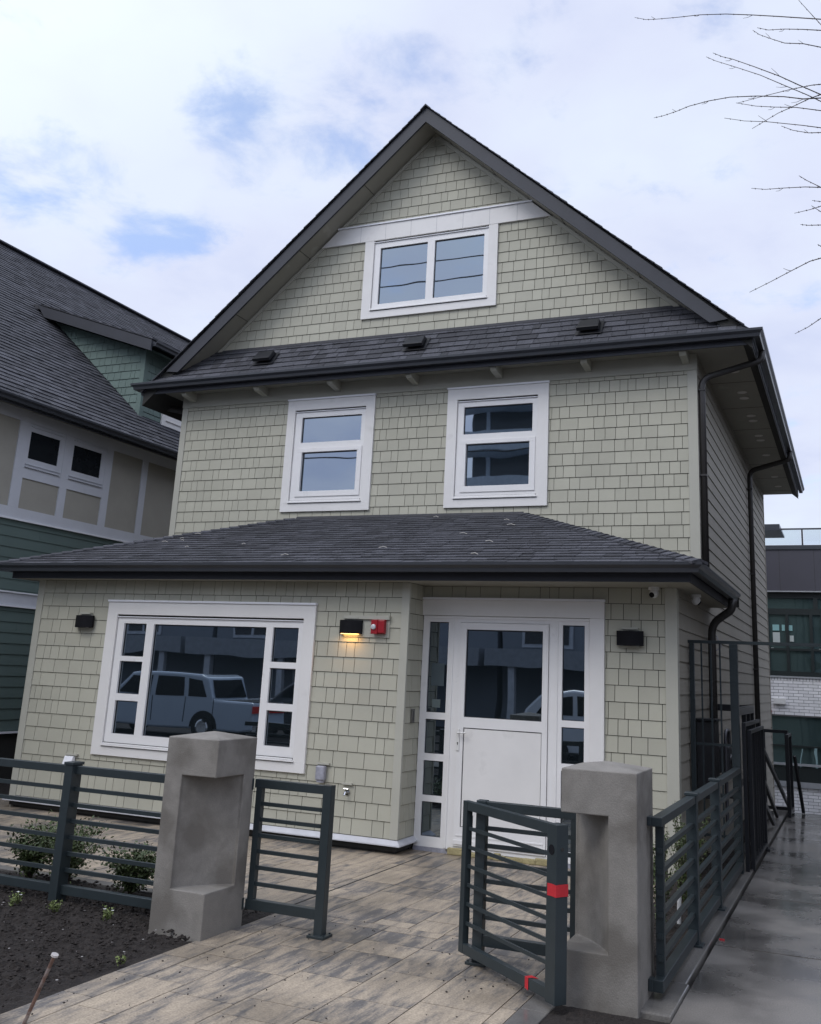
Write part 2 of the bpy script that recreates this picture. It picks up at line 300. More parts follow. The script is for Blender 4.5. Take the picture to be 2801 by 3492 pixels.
def rect_minus(r, holes):
    rs = [r]
    for h in holes:
        nr = []
        for (a, b, c, d) in rs:   # u0,u1,v0,v1
            if h[0] >= b or h[1] <= a or h[2] >= d or h[3] <= c: nr.append((a, b, c, d)); continue
            if h[0] > a: nr.append((a, h[0], c, d))
            if h[1] < b: nr.append((h[1], b, c, d))
            u0, u1 = max(a, h[0]), min(b, h[1])
            if h[2] > c: nr.append((u0, u1, c, h[2]))
            if h[3] < d: nr.append((u0, u1, h[3], d))
        rs = nr
    return rs
def courses(mb, O, U, V, poly, holes=(), v0=0., e=.15, widths=(.1, .2), lo=.012, hi=.003, gap=.006, vgap=.004, seed=1, jitter=0., long=False, hj=0.):
    """lap courses of separate slips on the plane O + u U + v V, clipped to a convex polygon"""
    rnd = random.Random(seed); O, U, V = Vector(O), Vector(U).normalized(), Vector(V).normalized(); Nn = U.cross(V)
    umin, umax = min(p[0] for p in poly), max(p[0] for p in poly); vmin, vmax = min(p[1] for p in poly), max(p[1] for p in poly)
    v = v0
    while v + e < vmin: v += e
    while v < vmax:
        u = umin - rnd.random()*widths[1]
        while u < umax:
            wd = (umax-umin+1) if long else (rnd.choice(widths) if len(widths) > 2 else rnd.uniform(*widths))
            dv = rnd.uniform(-jitter, 0); rr = (u+gap/2, u+wd-gap/2, v+vgap+dv, v+e)
            th = rnd.uniform(0, hj)
            for r in rect_minus(rr, holes):
                if r[1]-r[0] < .004 or r[3]-r[2] < .004: continue
                q = clip_poly([(r[0], r[2]), (r[1], r[2]), (r[1], r[3]), (r[0], r[3])], poly)
                if not q: continue
                n = len(q); hh = [(lo+th) + (hi-lo)*(p[1]-v)/e for p in q]
                top = [O+U*p[0]+V*p[1]+Nn*h for p, h in zip(q, hh)]; bot = [O+U*p[0]+V*p[1]-Nn*.001 for p in q]
                mb.add(top+bot, [tuple(range(n))] + [(i, i+n, (i+1) % n+n, (i+1) % n) for i in range(n)])
            u += wd
        v += e
    return mb
def backing(mb, O, U, V, poly, holes=(), off=-.002):
    O, U, V = Vector(O), Vector(U).normalized(), Vector(V).normalized(); Nn = U.cross(V)
    r = (min(p[0] for p in poly), max(p[0] for p in poly), min(p[1] for p in poly), max(p[1] for p in poly))
    for a in rect_minus(r, holes):
        q = clip_poly([(a[0], a[2]), (a[1], a[2]), (a[1], a[3]), (a[0], a[3])], poly)
        if q: mb.add([O+U*p[0]+V*p[1]+Nn*off for p in q], [tuple(range(len(q)))])
    return mb
X, Y, Z = (1, 0, 0), (0, 1, 0), (0, 0, 1)
SHW = (.095, .12, .125, .15, .155, .19, .22)
WK = dict(e=.1475, widths=SHW, lo=.0115, hi=.003, gap=.0058, vgap=.005)
# =================================================================== SETTING
B, D2, XC, LB, W0 = 2.024, 1.647, -2.554, 7.377, 7.186
g = MB(); g.add([(-60, -60, -.12), (60, -60, -.12), (60, 4.45, -.12), (-60, 4.45, -.12)], [(0, 1, 2, 3)])
tag(g.build('ground', SOIL, fix=False), kind='structure')
g = MB(); g.add([(-300, 4.4, -1.45), (300, 4.4, -1.45), (300, 400, -1.45), (-300, 400, -1.45)], [(0, 1, 2, 3)])
g.add([(.3, 4.47, -.06), (6, 4.47, -.06), (6, 4.47, -1.45), (.3, 4.47, -1.45)], [(0, 1, 2, 3)])
tag(g.build('lower_ground', LOWG, fix=False), kind='structure')
g = MB(); g.add([(-300, -300, -.15), (300, -300, -.15), (300, -11.9, -.15), (-300, -11.9, -.15)], [(0, 1, 2, 3)])
g.add([(-300, -11.9, -.113), (300, -11.9, -.113), (300, -11.9, -.16), (-300, -11.9, -.16)], [(0, 1, 2, 3)])
tag(g.build('road', ASPH, fix=False), kind='structure')
# paving of the forecourt and entrance path, every paver a separate slip
g = MB()
PV = dict(v0=-.11, e=.265, widths=(.53, .53001), lo=.0, hi=.0, gap=.004, vgap=.004)
def pave(mb, x0, x1, y0, y1, z, seed):
    # columns along Y: u = Y, v = -X keeps the surface facing up (Y x -X = Z)
    rnd = random.Random(seed); cx = -2.135
    while cx > x0: cx -= .398
    while cx < x1:
        wd = rnd.choice((.265, .398, .398)); y = -12.1 + rnd.choice((0, .135, .265, .4))
        while y < y1:
            ln = rnd.choice((.265, .398, .53, .53))
            a, b, c, d = max(cx+.003, x0), min(cx+wd-.003, x1), max(y+.003, y0), min(y+ln-.003, y1)
            if b-a > .01 and d-c > .01:
                dz = rnd.uniform(0, .0015)
                mb.add([(a, c, z+dz), (b, c, z+dz), (b, d, z+dz), (a, d, z+dz), (a, c, z-.05), (b, c, z-.05), (b, d, z-.05), (a, d, z-.05)],
                       [(0, 1, 2, 3), (4, 5, 1, 0), (5, 6, 2, 1), (6, 7, 3, 2), (7, 4, 0, 3)])
            y += ln
        cx += wd
pave(g, -2.135, -.19, -7.9, -4.42, -.048, 3)
pave(g, -2.33, -2.138, -7.9, -5.412, -.047, 9); pave(g, -2.298, -2.138, -5.41, -4.42, -.047, 10)
pave(g, -8.5, .02, -4.42, -1.55, -.046, 5)
paving = tag(g.build('paving', PAVER, bevel=0), kind='structure')
g = MB(); g.box(-8.6, .03, -4.43, -1.5, -.11, -.058); g.box(-2.335, -.16, -8, -4.4, -.11, -.059)
tag(g.build('paving_bed', mat('joint_sand', (.05, .043, .036, 1), .95), fix=True), kind='structure')
# concrete edging left and right of the path, long seams
g = MB(); g.box(-.186, -.035, -7.9, -5.56, -.12, -.047); g.box(-.186, -.035, -5.552, -4.45, -.12, -.047)
g.box(-8.5, -2.34, -4.53, -4.425, -.12, -.042)
tag(g.build('path_edging', KERB, bevel=.004), kind='structure')
g = MB(); g.box(-2.327, -2.315, -4.40, -1.72, -.05, -.0425); tag(g.build('drain_slot', BACK), kind='structure')
# kerb under the right fence
g = MB()
for a, b in ((-5.33, -4.72), (-4.715, -1.02), (-.99, 1.2), (1.205, 4.45)): g.box(.36, .535 if a > -5.3 else .552, a, b, -.12, -.03)
g.box(.02, .355, -5.34, -4.9, -.12, -.036)
tag(g.build('kerb', KERB, bevel=.008), kind='structure')
# side walkway slabs, wet
g = MB(); ys = [-9.5, -7.4, -5.55, -3.645, -1.875, -.07, 1.75, 3.3, 4.45]
for a, b in zip(ys, ys[1:]): g.box(.556, 2.6, a+.010, b-.010, -.12, -.05)
tag(g.build('walkway', WALK), kind='structure')
g = MB(); g.box(.56, 2.6, -9.4, 4.44, -.119, -.062); tag(g.build('walkway_base', SOIL), kind='structure')
g = MB(); g.box(-30, 30, -11.9, -9.7, -.14, -.06); tag(g.build('pavement', KERB), kind='structure')
# soil beds
def soil(name, x0, x1, y0, y1, z, amp, nx, ny, seed, edge=True):
    from mathutils import noise
    mb = MB(); vs = []
    for j in range(ny+1):
        for i in range(nx+1):
            x, y = x0+(x1-x0)*i/nx, y0+(y1-y0)*j/ny
            h = noise.fractal(Vector((x*1.6+seed, y*1.6, 0)), 1., 2., 3)*amp + abs(noise.fractal(Vector((x*14, y*14, seed)), 1., 2.1, 3))*amp*.75 + max(0, noise.noise(Vector((x*32, y*32, seed))))*.022 + noise.noise(Vector((x*60, y*60, seed)))*.004
            k = min(1, min(x-x0, x1-x, y-y0, y1-y)/.12) if edge else 1
            vs.append((x, y, z+h*k))
    fs = [(j*(nx+1)+i, j*(nx+1)+i+1, (j+1)*(nx+1)+i+1, (j+1)*(nx+1)+i) for j in range(ny) for i in range(nx)]
    mb.add(vs, fs); return mb
s1 = soil('s', -9., -2.335, -9.6, -4.54, -.056, .035, 330, 250, 2.); o = s1.build('soil_bed', SOIL, fix=False); tag(o, 'dark crumbly garden soil filling the front bed', 'soil', kind='stuff')
s2 = soil('s', -.03, .36, -4.9, 0., -.035, .02, 30, 200, 5.); o = s2.build('soil_strip', SOIL, fix=False); tag(o, 'strip of dark soil between paving and the side fence', 'soil', kind='stuff')
s3 = soil('s', -.035, .555, -9.6, -5.36, -.055, .03, 40, 220, 9.); o = s3.build('soil_verge', SOIL, fix=False); tag(o, 'rough dark soil in front of the right concrete pillar', 'soil', kind='stuff')
# soil crumbs and pale chips
def crumbs(name, n, box, z, r0, r1, ma, label, seed, flat=1.):
    rnd = random.Random(seed); mb = MB()
    for _ in range(n):
        x, y = rnd.uniform(box[0], box[1]), rnd.uniform(box[2], box[3]); r = rnd.uniform(r0, r1); zz = z+rnd.uniform(0, .02)
        a = rnd.uniform(0, 6.28); c, s_ = math.cos(a), math.sin(a); sx = rnd.uniform(.7, 1.6)
        P = [(sx, 0, 0), (-sx, 0, .1), (0, 1, 0), (0, -.9, .2), (0, 0, .8*flat), (0, 0, -.6*flat)]
        P = [(x+(p[0]*c-p[1]*s_)*r, y+(p[0]*s_+p[1]*c)*r, zz+p[2]*r) for p in P]
        mb.add(P, [(0, 2, 4), (2, 1, 4), (1, 3, 4), (3, 0, 4), (2, 0, 5), (1, 2, 5), (3, 1, 5), (0, 3, 5)])
    return tag(mb.build(name, ma), label, name.replace('_', ' '), kind='stuff')
crumbs('soil_crumbs', 4200, (-4.6, -2.36, -7.6, -4.6), -.03, .003, .015, SOIL, 'loose crumbs of dark soil over the front bed', 3)
crumbs('pale_chips', 90, (-4.5, -2.38, -7.4, -5.2), -.025, .003, .009, mat('pale_chip', (.30, .28, .27, 1), .9), 'small pale stone and bark chips on the front soil', 4, .4)
crumbs('path_grit', 240, (-2.3, -.1, -7.6, -4.4), -.048, .002, .007, SOIL, 'crumbs of soil scattered on the entrance path', 6)
# =================================================================== HOUSE
house = thing('house', (-3.6, 0, 0), 'sage shingled house with white trim and dark gabled roof, in the middle of the photo', 'house')
WH = [(-5.31, -4.225, 3.70, 4.985), (-2.945, -1.87, 3.70, 4.98)]                  # openings upper storey
BW = (-6.145, -3.72, .69, 2.11)
DR = (-2.541, -.80, -.05, 2.20)
mb = MB(); bk = MB()
pu = [(-W0+.0, 2.6), (0, 2.6), (0, 5.30), (-W0, 5.30)]
pus = [(-W0+.095, 2.6), (-.095, 2.6), (-.095, 5.14), (-W0+.095, 5.14)]
courses(mb, (0, 0, 0), X, Z, pus, WH, v0=5.092-.1455*20, seed=11, **{**WK, 'e': .1455}); backing(bk, (0, 0, 0), X, Z, pu, WH)
ob = mb.build('upper_shingle_wall', SAGE, house, fix=False)
# gable
GA, GS = 8.848, .885; XM = -3.425
gz = lambda x: GA-GS*abs(x-XM)
GHOLE = (-4.262, -2.592, 6.312, 7.338)
gp = [(XM-3.34, 5.9), (XM+3.34, 5.9), (XM, GA)]
gp = clip_poly([(-9, 5.9), (3, 5.9), (3, 9.5), (-9, 9.5)], [(-9, 5.9), (3, 5.9), (3, gz(3)) , (XM, GA), (-9, gz(-9))]) if False else [(XM-(GA-5.9)/GS, 5.9), (XM+(GA-5.9)/GS, 5.9), (XM, GA)]
mb2 = MB(); courses(mb2, (0, 0, 0), X, Z, gp, [GHOLE, (-4.40, -2.465, 6.21, 7.576), (-6, 0, 7.348, 7.585)] + [(-9, 3, 7.5, 9.5)], v0=5.934-.142, seed=17, **{**WK, 'e': .1425})
mb2.build('gable_shingle_wall', SAGE, house, fix=False); mb2 = MB(); courses(mb2, (0, 0, 0), X, Z, gp, [(-9, 3, 5, 7.585)], v0=5.934-.142, seed=18, **{**WK, 'e': .1425}); mb2.build('gable_peak_shingles', SAGE, house, fix=False); backing(bk, (0, 0, 0), X, Z, gp, [GHOLE])
# bump-out, left part (Y=-B) and door wall (Y=-D2), return (X=XC)
mb3 = MB(); courses(mb3, (0, -B, 0), X, Z, [(-LB+.095, .08), (XC-.07, .08), (XC-.07, 2.489), (-LB+.095, 2.489)], [BW], v0=2.337-.1503*16, seed=23, **{**WK, 'e': .1503})
backing(bk, (0, -B, 0), X, Z, [(-LB, -.02), (XC, -.02), (XC, 2.5), (-LB, 2.5)], [BW])
mb3.build('front_shingle_wall', SAGE, house, fix=False)
mb4 = MB(); courses(mb4, (0, -D2, 0), X, Z, [(XC, .08), (-.095, .08), (-.095, 2.489), (XC, 2.489)], [(-2.56, -.665, -.1, 2.355)], v0=2.337-.1503*16, seed=29, **{**WK, 'e': .1503})
backing(bk, (0, -D2, 0), X, Z, [(XC, -.1), (-.02, -.1), (-.02, 2.5), (XC, 2.5)], [DR])
courses(mb4, (XC, 0, 0), Y, Z, [(-B+.012, .08), (-D2, .08), (-D2, 2.489), (-B+.012, 2.489)], [], v0=2.337-.1503*16, seed=31, **{**WK, 'e': .1503})
backing(bk, (XC, 0, 0), Y, Z, [(-B, -.02), (-D2, -.02), (-D2, 2.5), (-B, 2.5)])
mb4.build('entrance_shingle_wall', SAGE, house, fix=False)
# side wall with lap boards, both storeys one plane X=0
mb5 = MB(); sp = [(-D2+.02, -1.4), (8.964, -1.4), (8.964, 5.33), (.0, 5.33), (0, 2.55), (-D2+.02, 2.55)]
def lap(mb, O, U, V, u0, u1, v0, v1, e, phase, seed=1, holes=()):
    courses(mb, O, U, V, [(u0, v0), (u1, v0), (u1, v1), (u0, v1)], holes, v0=phase-e*60, e=e, widths=(3.1, 3.7), lo=.013, hi=.002, gap=.002, vgap=.001, seed=seed)
lap(mb5, (0, 0, 0), Y, Z, -D2+.09, 8.90, -1.4, 2.55, .1495, 3.623, 5); lap(mb5, (0, 0, 0), Y, Z, .09, 8.90, 2.552, 5.33, .1495, 3.623, 6)
backing(bk, (0, 0, 0), Y, Z, [(-D2, -1.4), (8.964, -1.4), (8.964, 2.55), (-D2, 2.55)]); backing(bk, (0, 0, 0), Y, Z, [(0, 2.55), (8.964, 2.55), (8.964, 5.33), (0, 5.33)])
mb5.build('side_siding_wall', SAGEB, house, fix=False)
# left hidden side
mb6 = MB(); V_ = Z
mb6.box(-W0, -W0+.02, .02, 8.96, -1.4, 5.33); mb6.box(-LB, -LB+.02, -B+.01, 8.9, -.1, 2.5); mb6.box(-W0+.03, -.03, 8.92, 8.95, -1.4, 5.3)
mb6.box(-LB+.03, -.03, -1.5, 8.8, 2.3, 2.4)
mb6.build('rear_wall', SAGEB, house)
bk.build('wall_backing', BACK, house, fix=False)
core = MB(); core.box(-W0+.05, -.05, .12, 8.8, 2.2, 5.2); core.box(-LB+.05, XC-.12, -B+.14, 1, -.1, 2.4); core.box(XC-.1, -.05, -D2+.14, 1, -.1, 2.39)
core.prism([(XM-3.3, 5.9), (XM+3.3, 5.9), (XM, 8.75)], 'y', .12, 8.8)
core.build('light_block_core', BACK, house)  # unseen solid filler, added to keep light from leaking through the walls
# corner boards, frieze
for cbx in [(-W0, -W0+.093, -.018, .0, 2.6, 5.14), (-.093, .018, -.0185, .0, 2.62, 5.14), (.0, .0185, .0, .088, 2.55, 5.3), (.0, .018, 8.90, 8.97, -1.4, 5.3),
            (-LB, -LB+.093, -B-.018, -B, .08, 2.489), (XC-.069, XC+.016, -B-.0185, -B, .085, 2.489), (XC, XC+.017, -B, -B+.012, .085, 2.488),
            (-.093, .018, -D2-.0185, -D2, -.02, 2.489), (0, .0187, -D2, -D2+.088, -.03, 2.489)]:
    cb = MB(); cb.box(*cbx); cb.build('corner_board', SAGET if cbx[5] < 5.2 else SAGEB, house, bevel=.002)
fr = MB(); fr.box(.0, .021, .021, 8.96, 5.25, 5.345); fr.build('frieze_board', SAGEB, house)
fr = MB(); fr.box(-W0-.002, .02, -.024, .0, 5.142, 5.34); fr.build('frieze_board', SAGET, house, bevel=.002)
# eave brackets
for bx in (-6.99, -5.80, -4.66, -3.52, -2.38, -1.25, -.10):
    q = MB(); q.prism([(-.027, 5.335), (-.29, 5.335), (-.29, 5.275), (-.26, 5.245), (-.027, 5.215)], 'x', bx-.04, bx+.04)
    q.build('eave_bracket', SAGET, house, bevel=.003)
# soffits
sf = MB(); sf.box(-W0-.49, .655, -.32, .0, 5.336, 5.35); sf.box(0.019, .655, .0, 8.96, 5.3362, 5.3505); sf.box(-W0-.49, -W0, .0, 8.96, 5.3364, 5.3508)
sf.build('soffit', SOFF, house)
sf = MB(); sf.box(-LB-.22, .225, -B-.20, -B+.0, 2.490, 2.505); sf.box(XC, .225, -B, -D2, 2.4902, 2.5052); sf.box(.0, .225, -D2, .70, 2.4904, 2.5054); sf.box(-LB-.22, -LB, -B, .3, 2.4904, 2.5054)
sf.build('lower_soffit', SOFF, house)
# round vents and seams in the side soffit
for vy in (.75, 1.67, 1.95, 2.86, 3.15, 4.05, 4.35, 5.4, 6.3, 7.2, 8.1):
    q = MB(); q.tube([(.355, vy, 5.329), (.355, vy, 5.3375)], .062, 20); q.build('soffit_vent', mat('vent_grey', (.62, .59, .54, 1), .6), house)
q = MB()
for i in range(7): q.box(.02, .65, 1.22+i*1.22, 1.225+i*1.22, 5.3335, 5.337)
q.build('soffit_seam', BACK, house)
# fascias and gutters
K = lambda z: [(.0, z), (.062, z), (.070, z+.035), (.098, z+.062), (.10, z+.088), (.088, z+.088), (.085, z+.07), (.060, z+.042), (.052, z+.01), (.01, z+.01), (.01, z+.088), (0, z+.088)]
fa = MB(); up = [(-W0-.51, 8.96), (-W0-.51, -.335), (.672, -.335), (.672, 8.96)]
fa.sweep(up, [(-.02, 5.285), (0, 5.285), (0, 5.43), (-.02, 5.43)]); fa.build('upper_fascia', FASC, house)
gu = MB(); gu.sweep([(-W0-.525, 8.96), (-W0-.525, -.352), (.688, -.352), (.688, 8.96)], K(5.349)); gu.build('upper_gutter', GUT, house)
fa = MB(); lp = [(-LB-.235, .3), (-LB-.235, -B-.215), (.235, -B-.215), (.235, .70)]
fa.sweep(lp, [(-.02, 2.489), (0, 2.489), (0, 2.62), (-.02, 2.62)]); fa.build('lower_fascia', FASC, house)
gu = MB(); gu.sweep([(-LB-.26, .3), (-LB-.26, -B-.275), (.255, -B-.275), (.255, .70)], K(2.562)); gu.build('lower_gutter', GUT, house)
# downspouts
def pipe(pts, r=.032): q = MB(); q.tube(pts, r, 10, sx=1.15, sy=.85); return q
def curve(pts, n=6):
    """round the corners of a polyline"""
    pts = [Vector(p) for p in pts]; out = [pts[0]]
    for i in range(1, len(pts)-1):
        a, b, c = pts[i-1], pts[i], pts[i+1]; d = min((a-b).length, (c-b).length)*.42; d = min(d, .12)
        p0, p1 = b+(a-b).normalized()*d, b+(c-b).normalized()*d
        for k in range(n+1):
            t = k/n; out.append(p0*(1-t)**2+b*2*t*(1-t)+p1*t*t)
    out.append(pts[-1]); return out
pipe(curve([(.73, .12, 5.36), (.72, .12, 5.24), (.062, .045, 5.05), (.062, .045, 2.85)]), .034).build('downspout', PIPE, house, smooth=True)
pipe(curve([(.73, 5.30, 5.36), (.72, 5.30, 5.22), (.062, 5.62, 5.12), (.062, 5.62, -1.2)]), .036).build('downspout', PIPE, house, smooth=True)
pipe(curve([(.31, .28, 2.56), (.30, .28, 2.44), (.07, .34, 2.29), (.07, .34, .2)]), .038).build('downspout', PIPE, house, smooth=True)
pipe(curve([(-W0-.56, .10, 5.36), (-W0-.56, .12, 5.24), (-W0-.05, .2, 5.14), (-W0-.05, .2, 3.2)]), .034).build('downspout', PIPE, house, smooth=True)
q = MB()
for z in (4.9, 3.9): q.box(.022, .10, .01, .085, z, z+.02)
for z in (4.8, 3.4, 1.9): q.box(.018, .105, 5.57, 5.67, z, z+.022)
q.build('downspout_strap', PIPE, house)
# pent roof across the gable base
TAB = (.10, .13, .17, .21, .26)
RK = dict(widths=TAB, lo=.013, hi=.001, gap=.0055, vgap=.004, jitter=.005, hj=.005)
sl_ = math.atan2(.50, .40); pv = (0, math.cos(sl_), math.sin(sl_)); plen = math.hypot(.415, .515)
mbp = MB(); O_ = (0, -.41, 5.425)
courses(mbp, O_, X, pv, [(-7.54, -.005), (.675, -.005), (.085, plen), (-6.94, plen)], e=.115, seed=41, **RK)
mbp.build('pent_roof', ROOF, house, fix=False)
q = MB(); q.add([(-7.54, -.41, 5.42), (.675, -.41, 5.42), (.085, 0, 5.935), (-6.94, 0, 5.935)], [(0, 1, 2, 3)]); q.build('roof_deck', BACK, house, fix=False)
q = MB(); q.prism([(-.001, 5.93), (-.03, 5.90), (-.03, 5.93), (-.004, 5.975)], 'x', XM-3.3, XM+3.3); q.build('roof_flashing', ROOFE, house)
# three low roof vents on the pent roof
def roof_vent(x, y, z):
    e_ = thing('roof_vent', (x, y, z), '', 'roof vent')
    return e_
for vx in (-5.72, -3.46, -1.19):
    q = MB(); VS = 1.35; c_ = Vector((vx, -.21, 5.69)); n_ = Vector((0, -math.sin(sl_), math.cos(sl_))); u_ = Vector((1, 0, 0)); v_ = Vector(pv)
    def PP(a, b, c2): return c_+u_*a*VS+v_*b*VS+n_*c2*1.25
    q.add([PP(-.12, -.10, .012), (PP(.12, -.10, .012)), PP(.12, .10, .012), PP(-.12, .10, .012), PP(-.12, -.10, .018), PP(.12, -.10, .018), PP(.12, .10, .018), PP(-.12, .10, .018)], [(0, 1, 2, 3), (4, 5, 6, 7), (0, 1, 5, 4), (1, 2, 6, 5), (2, 3, 7, 6), (3, 0, 4, 7)])
    q.add([PP(-.10, -.085, .045), PP(.10, -.085, .045), PP(.085, .085, .02), PP(-.085, .085, .02), PP(-.10, -.085, .085), PP(.10, -.085, .085), PP(.085, .06, .07), PP(-.085, .06, .07)], [(0, 3, 2, 1), (4, 5, 6, 7), (0, 1, 5, 4), (1, 2, 6, 5), (2, 3, 7, 6), (3, 0, 4, 7)])
    q.build('roof_vent', BLACKM, house, bevel=.006)
# main roof: rakes
OR = .376; RT = 9.06; RS = .885
for sgn, wdt, eave in ((1, 4.09, 8.96), (-1, 4.22, 8.96)):
    q = MB(); L_ = 3.643
    # rake fascia board
    f0 = lambda d: (XM+sgn*d)
    poly = [(f0(0), 8.815), (f0(L_), 8.815-RS*L_-.02), (f0(L_+.20), 9.03-RS*(L_+.24)), (f0(0), 9.03)]
    q.prism(poly, 'y', -OR-.0, -OR+.03); q.build('rake_board', FASC, house)
    q = MB(); q.add([(f0(0), -OR+.03, GA+.002), (f0(L_), -OR+.03, GA+.002-RS*L_), (f0(L_), .0, GA+.002-RS*L_), (f0(0), .0, GA+.002)], [(0, 1, 2, 3)]); q.build('rake_soffit', SOFF, house, fix=False)
    q = MB()
    for d in (.9, 1.85, 2.8): q.bar((f0(d), -OR+.03, GA-.001-RS*d), (f0(d), 0, GA-.001-RS*d), .006, .003)
    q.build('rake_soffit_seam', BACK, house)
    # trim where soffit meets the wall
    q = MB(); q.bar((f0(.02), -.012, GA-.05-RS*.02), (f0(3.3), -.012, GA-.05-RS*3.3), .022, .045); q.build('rake_trim', SAGET, house)
    # roof slab
    q = MB(); q.prism([(f0(0), 8.86), (f0(wdt), 8.86-RS*wdt), (f0(wdt), 9.035-RS*wdt), (f0(0), 9.035)], 'y', -OR+.031, 8.98); q.build('roof_deck', BACK, house)
    # shingles: stepped ends show along the rake
    q = MB(); cs, sn = 1/math.hypot(1, RS), RS/math.hypot(1, RS); Ln = wdt/cs
    U_ = Y if sgn > 0 else (0, -1, 0); Vv = (-sgn*cs, 0, sn); O2 = Vector((f0(wdt), 0, 9.04-RS*wdt))
    pl = [(-OR-.03, 0), (9.0, 0), (9.0, Ln), (-OR-.03, Ln)] if sgn > 0 else [(-9.0, 0), (OR+.03, 0), (OR+.03, Ln), (-9.0, Ln)]
    courses(q, O2, U_, Vv, pl, e=.118, seed=50+sgn, widths=TAB, lo=.010, hi=.003, gap=.002, vgap=.0, hj=.007, jitter=.01)
    q.build('roof_shingles', ROOF, house, fix=False)
q = MB()
for i in range(60): q.prism([(XM-.075, 9.046-.070), (XM, 9.044), (XM+.075, 9.046-.070), (XM+.075, 9.062-.070), (XM, 9.066), (XM-.075, 9.062-.070)], 'y', -OR-.04+i*.16, -OR-.04+i*.16+.158)
q.build('ridge_cap', ROOF, house)
# lower hip roof
zE, zH, yE = 2.640, 3.505, -B-.345; xl, xr = -LB-.35, .335
run = -yE; sl2 = math.atan2(zH-zE, run); pv2 = Vector((0, math.cos(sl2), math.sin(sl2))); pl2 = math.hypot(run, zH-zE)
mbr = MB(); courses(mbr, (0, yE, zE), X, pv2, [(xl, 0), (xr, 0), (-2.051, pl2), (-5.133, pl2)], e=.118, seed=61, **RK)
# right slope
hx, hy = -2.051, 0.
sr = math.atan2(zH-zE, xr+2.051); vr = Vector((-math.cos(sr), 0, math.sin(sr))); lr = math.hypot(xr+2.051, zH-zE)
courses(mbr, (xr, 0, zE), Y, vr, [(yE, 0), (0, 0), (0, lr)], e=.118, seed=62, **RK)
courses(mbr, (xr, 0, zE), Y, vr, [(0, 0), (.70, 0), (.70, xr/math.cos(sr)), (0, xr/math.cos(sr))], e=.118, seed=63, **RK)
slf = math.atan2(zH-zE, -5.133-xl); vl = Vector((math.cos(slf), 0, math.sin(slf))); ll = math.hypot(-5.133-xl, zH-zE)
courses(mbr, (xl, 0, zE), (0, -1, 0), vl, [(0, 0), (-yE, 0), (0, ll)], e=.118, seed=64, **RK)
mbr.build('lower_roof', ROOF, house, fix=False)
q = MB(); z_ = .006
q.add([(xl, yE, zE-z_), (xr, yE, zE-z_), (-2.051, 0, zH-z_), (-5.133, 0, zH-z_)], [(0, 1, 2, 3)]); q.add([(xr, yE, zE-z_), (xr, .7, zE-z_), (.0, .7, zE+.16), (0., 0, zE+.16), (-2.051, 0, zH-z_)], [(0, 1, 2, 3, 4)]); q.add([(xl, yE, zE-z_), (-5.133, 0, zH-z_), (xl, 0, zE-z_)], [(0, 1, 2)])
q.add([(xr, .7, zE-z_), (0, .7, zE+.16), (0, .7, 2.5), (xr, .7, 2.5)], [(0, 1, 2, 3)])
q.build('roof_deck', BACK, house, fix=False)
def hip_caps(a, b):
    a, b = Vector(a), Vector(b); d = (b-a); n = int(d.length/.118); d.normalize(); mbh = MB(); r = d.cross(Vector((0, 0, 1))).normalized(); u = r.cross(d)
    for i in range(n):
        p, q_ = a+d*(i*.118), a+d*(i*.118+.15)
        for sg in (-1, 1):
            w_, dr = .085, -.022
            vs = [p+u*.030, p+r*sg*w_+u*(dr+.026), q_+r*sg*w_+u*(dr+.010), q_+u*.014]
            vs += [p+u*.004, p+r*sg*w_+u*dr, q_+r*sg*w_+u*dr, q_+u*.004]
            mbh.add(vs, [(0, 1, 2, 3), (0, 4, 5, 1), (1, 5, 6, 2)])
    return mbh
hip_caps((xr, yE, zE+.008), (-2.051, 0, zH+.008)).build('hip_cap', ROOF, house, fix=True)
hip_caps((xl, yE, zE+.008), (-5.133, 0, zH+.008)).build('hip_cap', ROOF, house, fix=True)
q = MB(); q.prism([(-.016, 3.49), (-.05, 3.49), (-.05, 3.50), (-.018, 3.535)], 'x', -5.15, -2.03); q.build('roof_flashing', ROOFE, house)
# base drip flashing and dark plinth
q = MB(); q.sweep([(-LB-.0, 0), (-LB, -B), (XC+.0, -B), (XC, -D2+.0)], [(.0, .035), (.055, .030), (.055, .040), (.012, .080), (0, .080)]); q.build('drip_flashing', mat('dull_flashing', (.50, .50, .52, 1), .4), house)
q = MB(); q.box(-LB+.04, XC-.03, -B+.03, -B+.10, -.1, .04); q.box(XC-.09, XC-.035, -B+.1, -D2, -.1, .04); q.box(-LB+.04, -LB+.1, -B+.1, 3, -.1, .04); q.build('plinth', BACK, house)
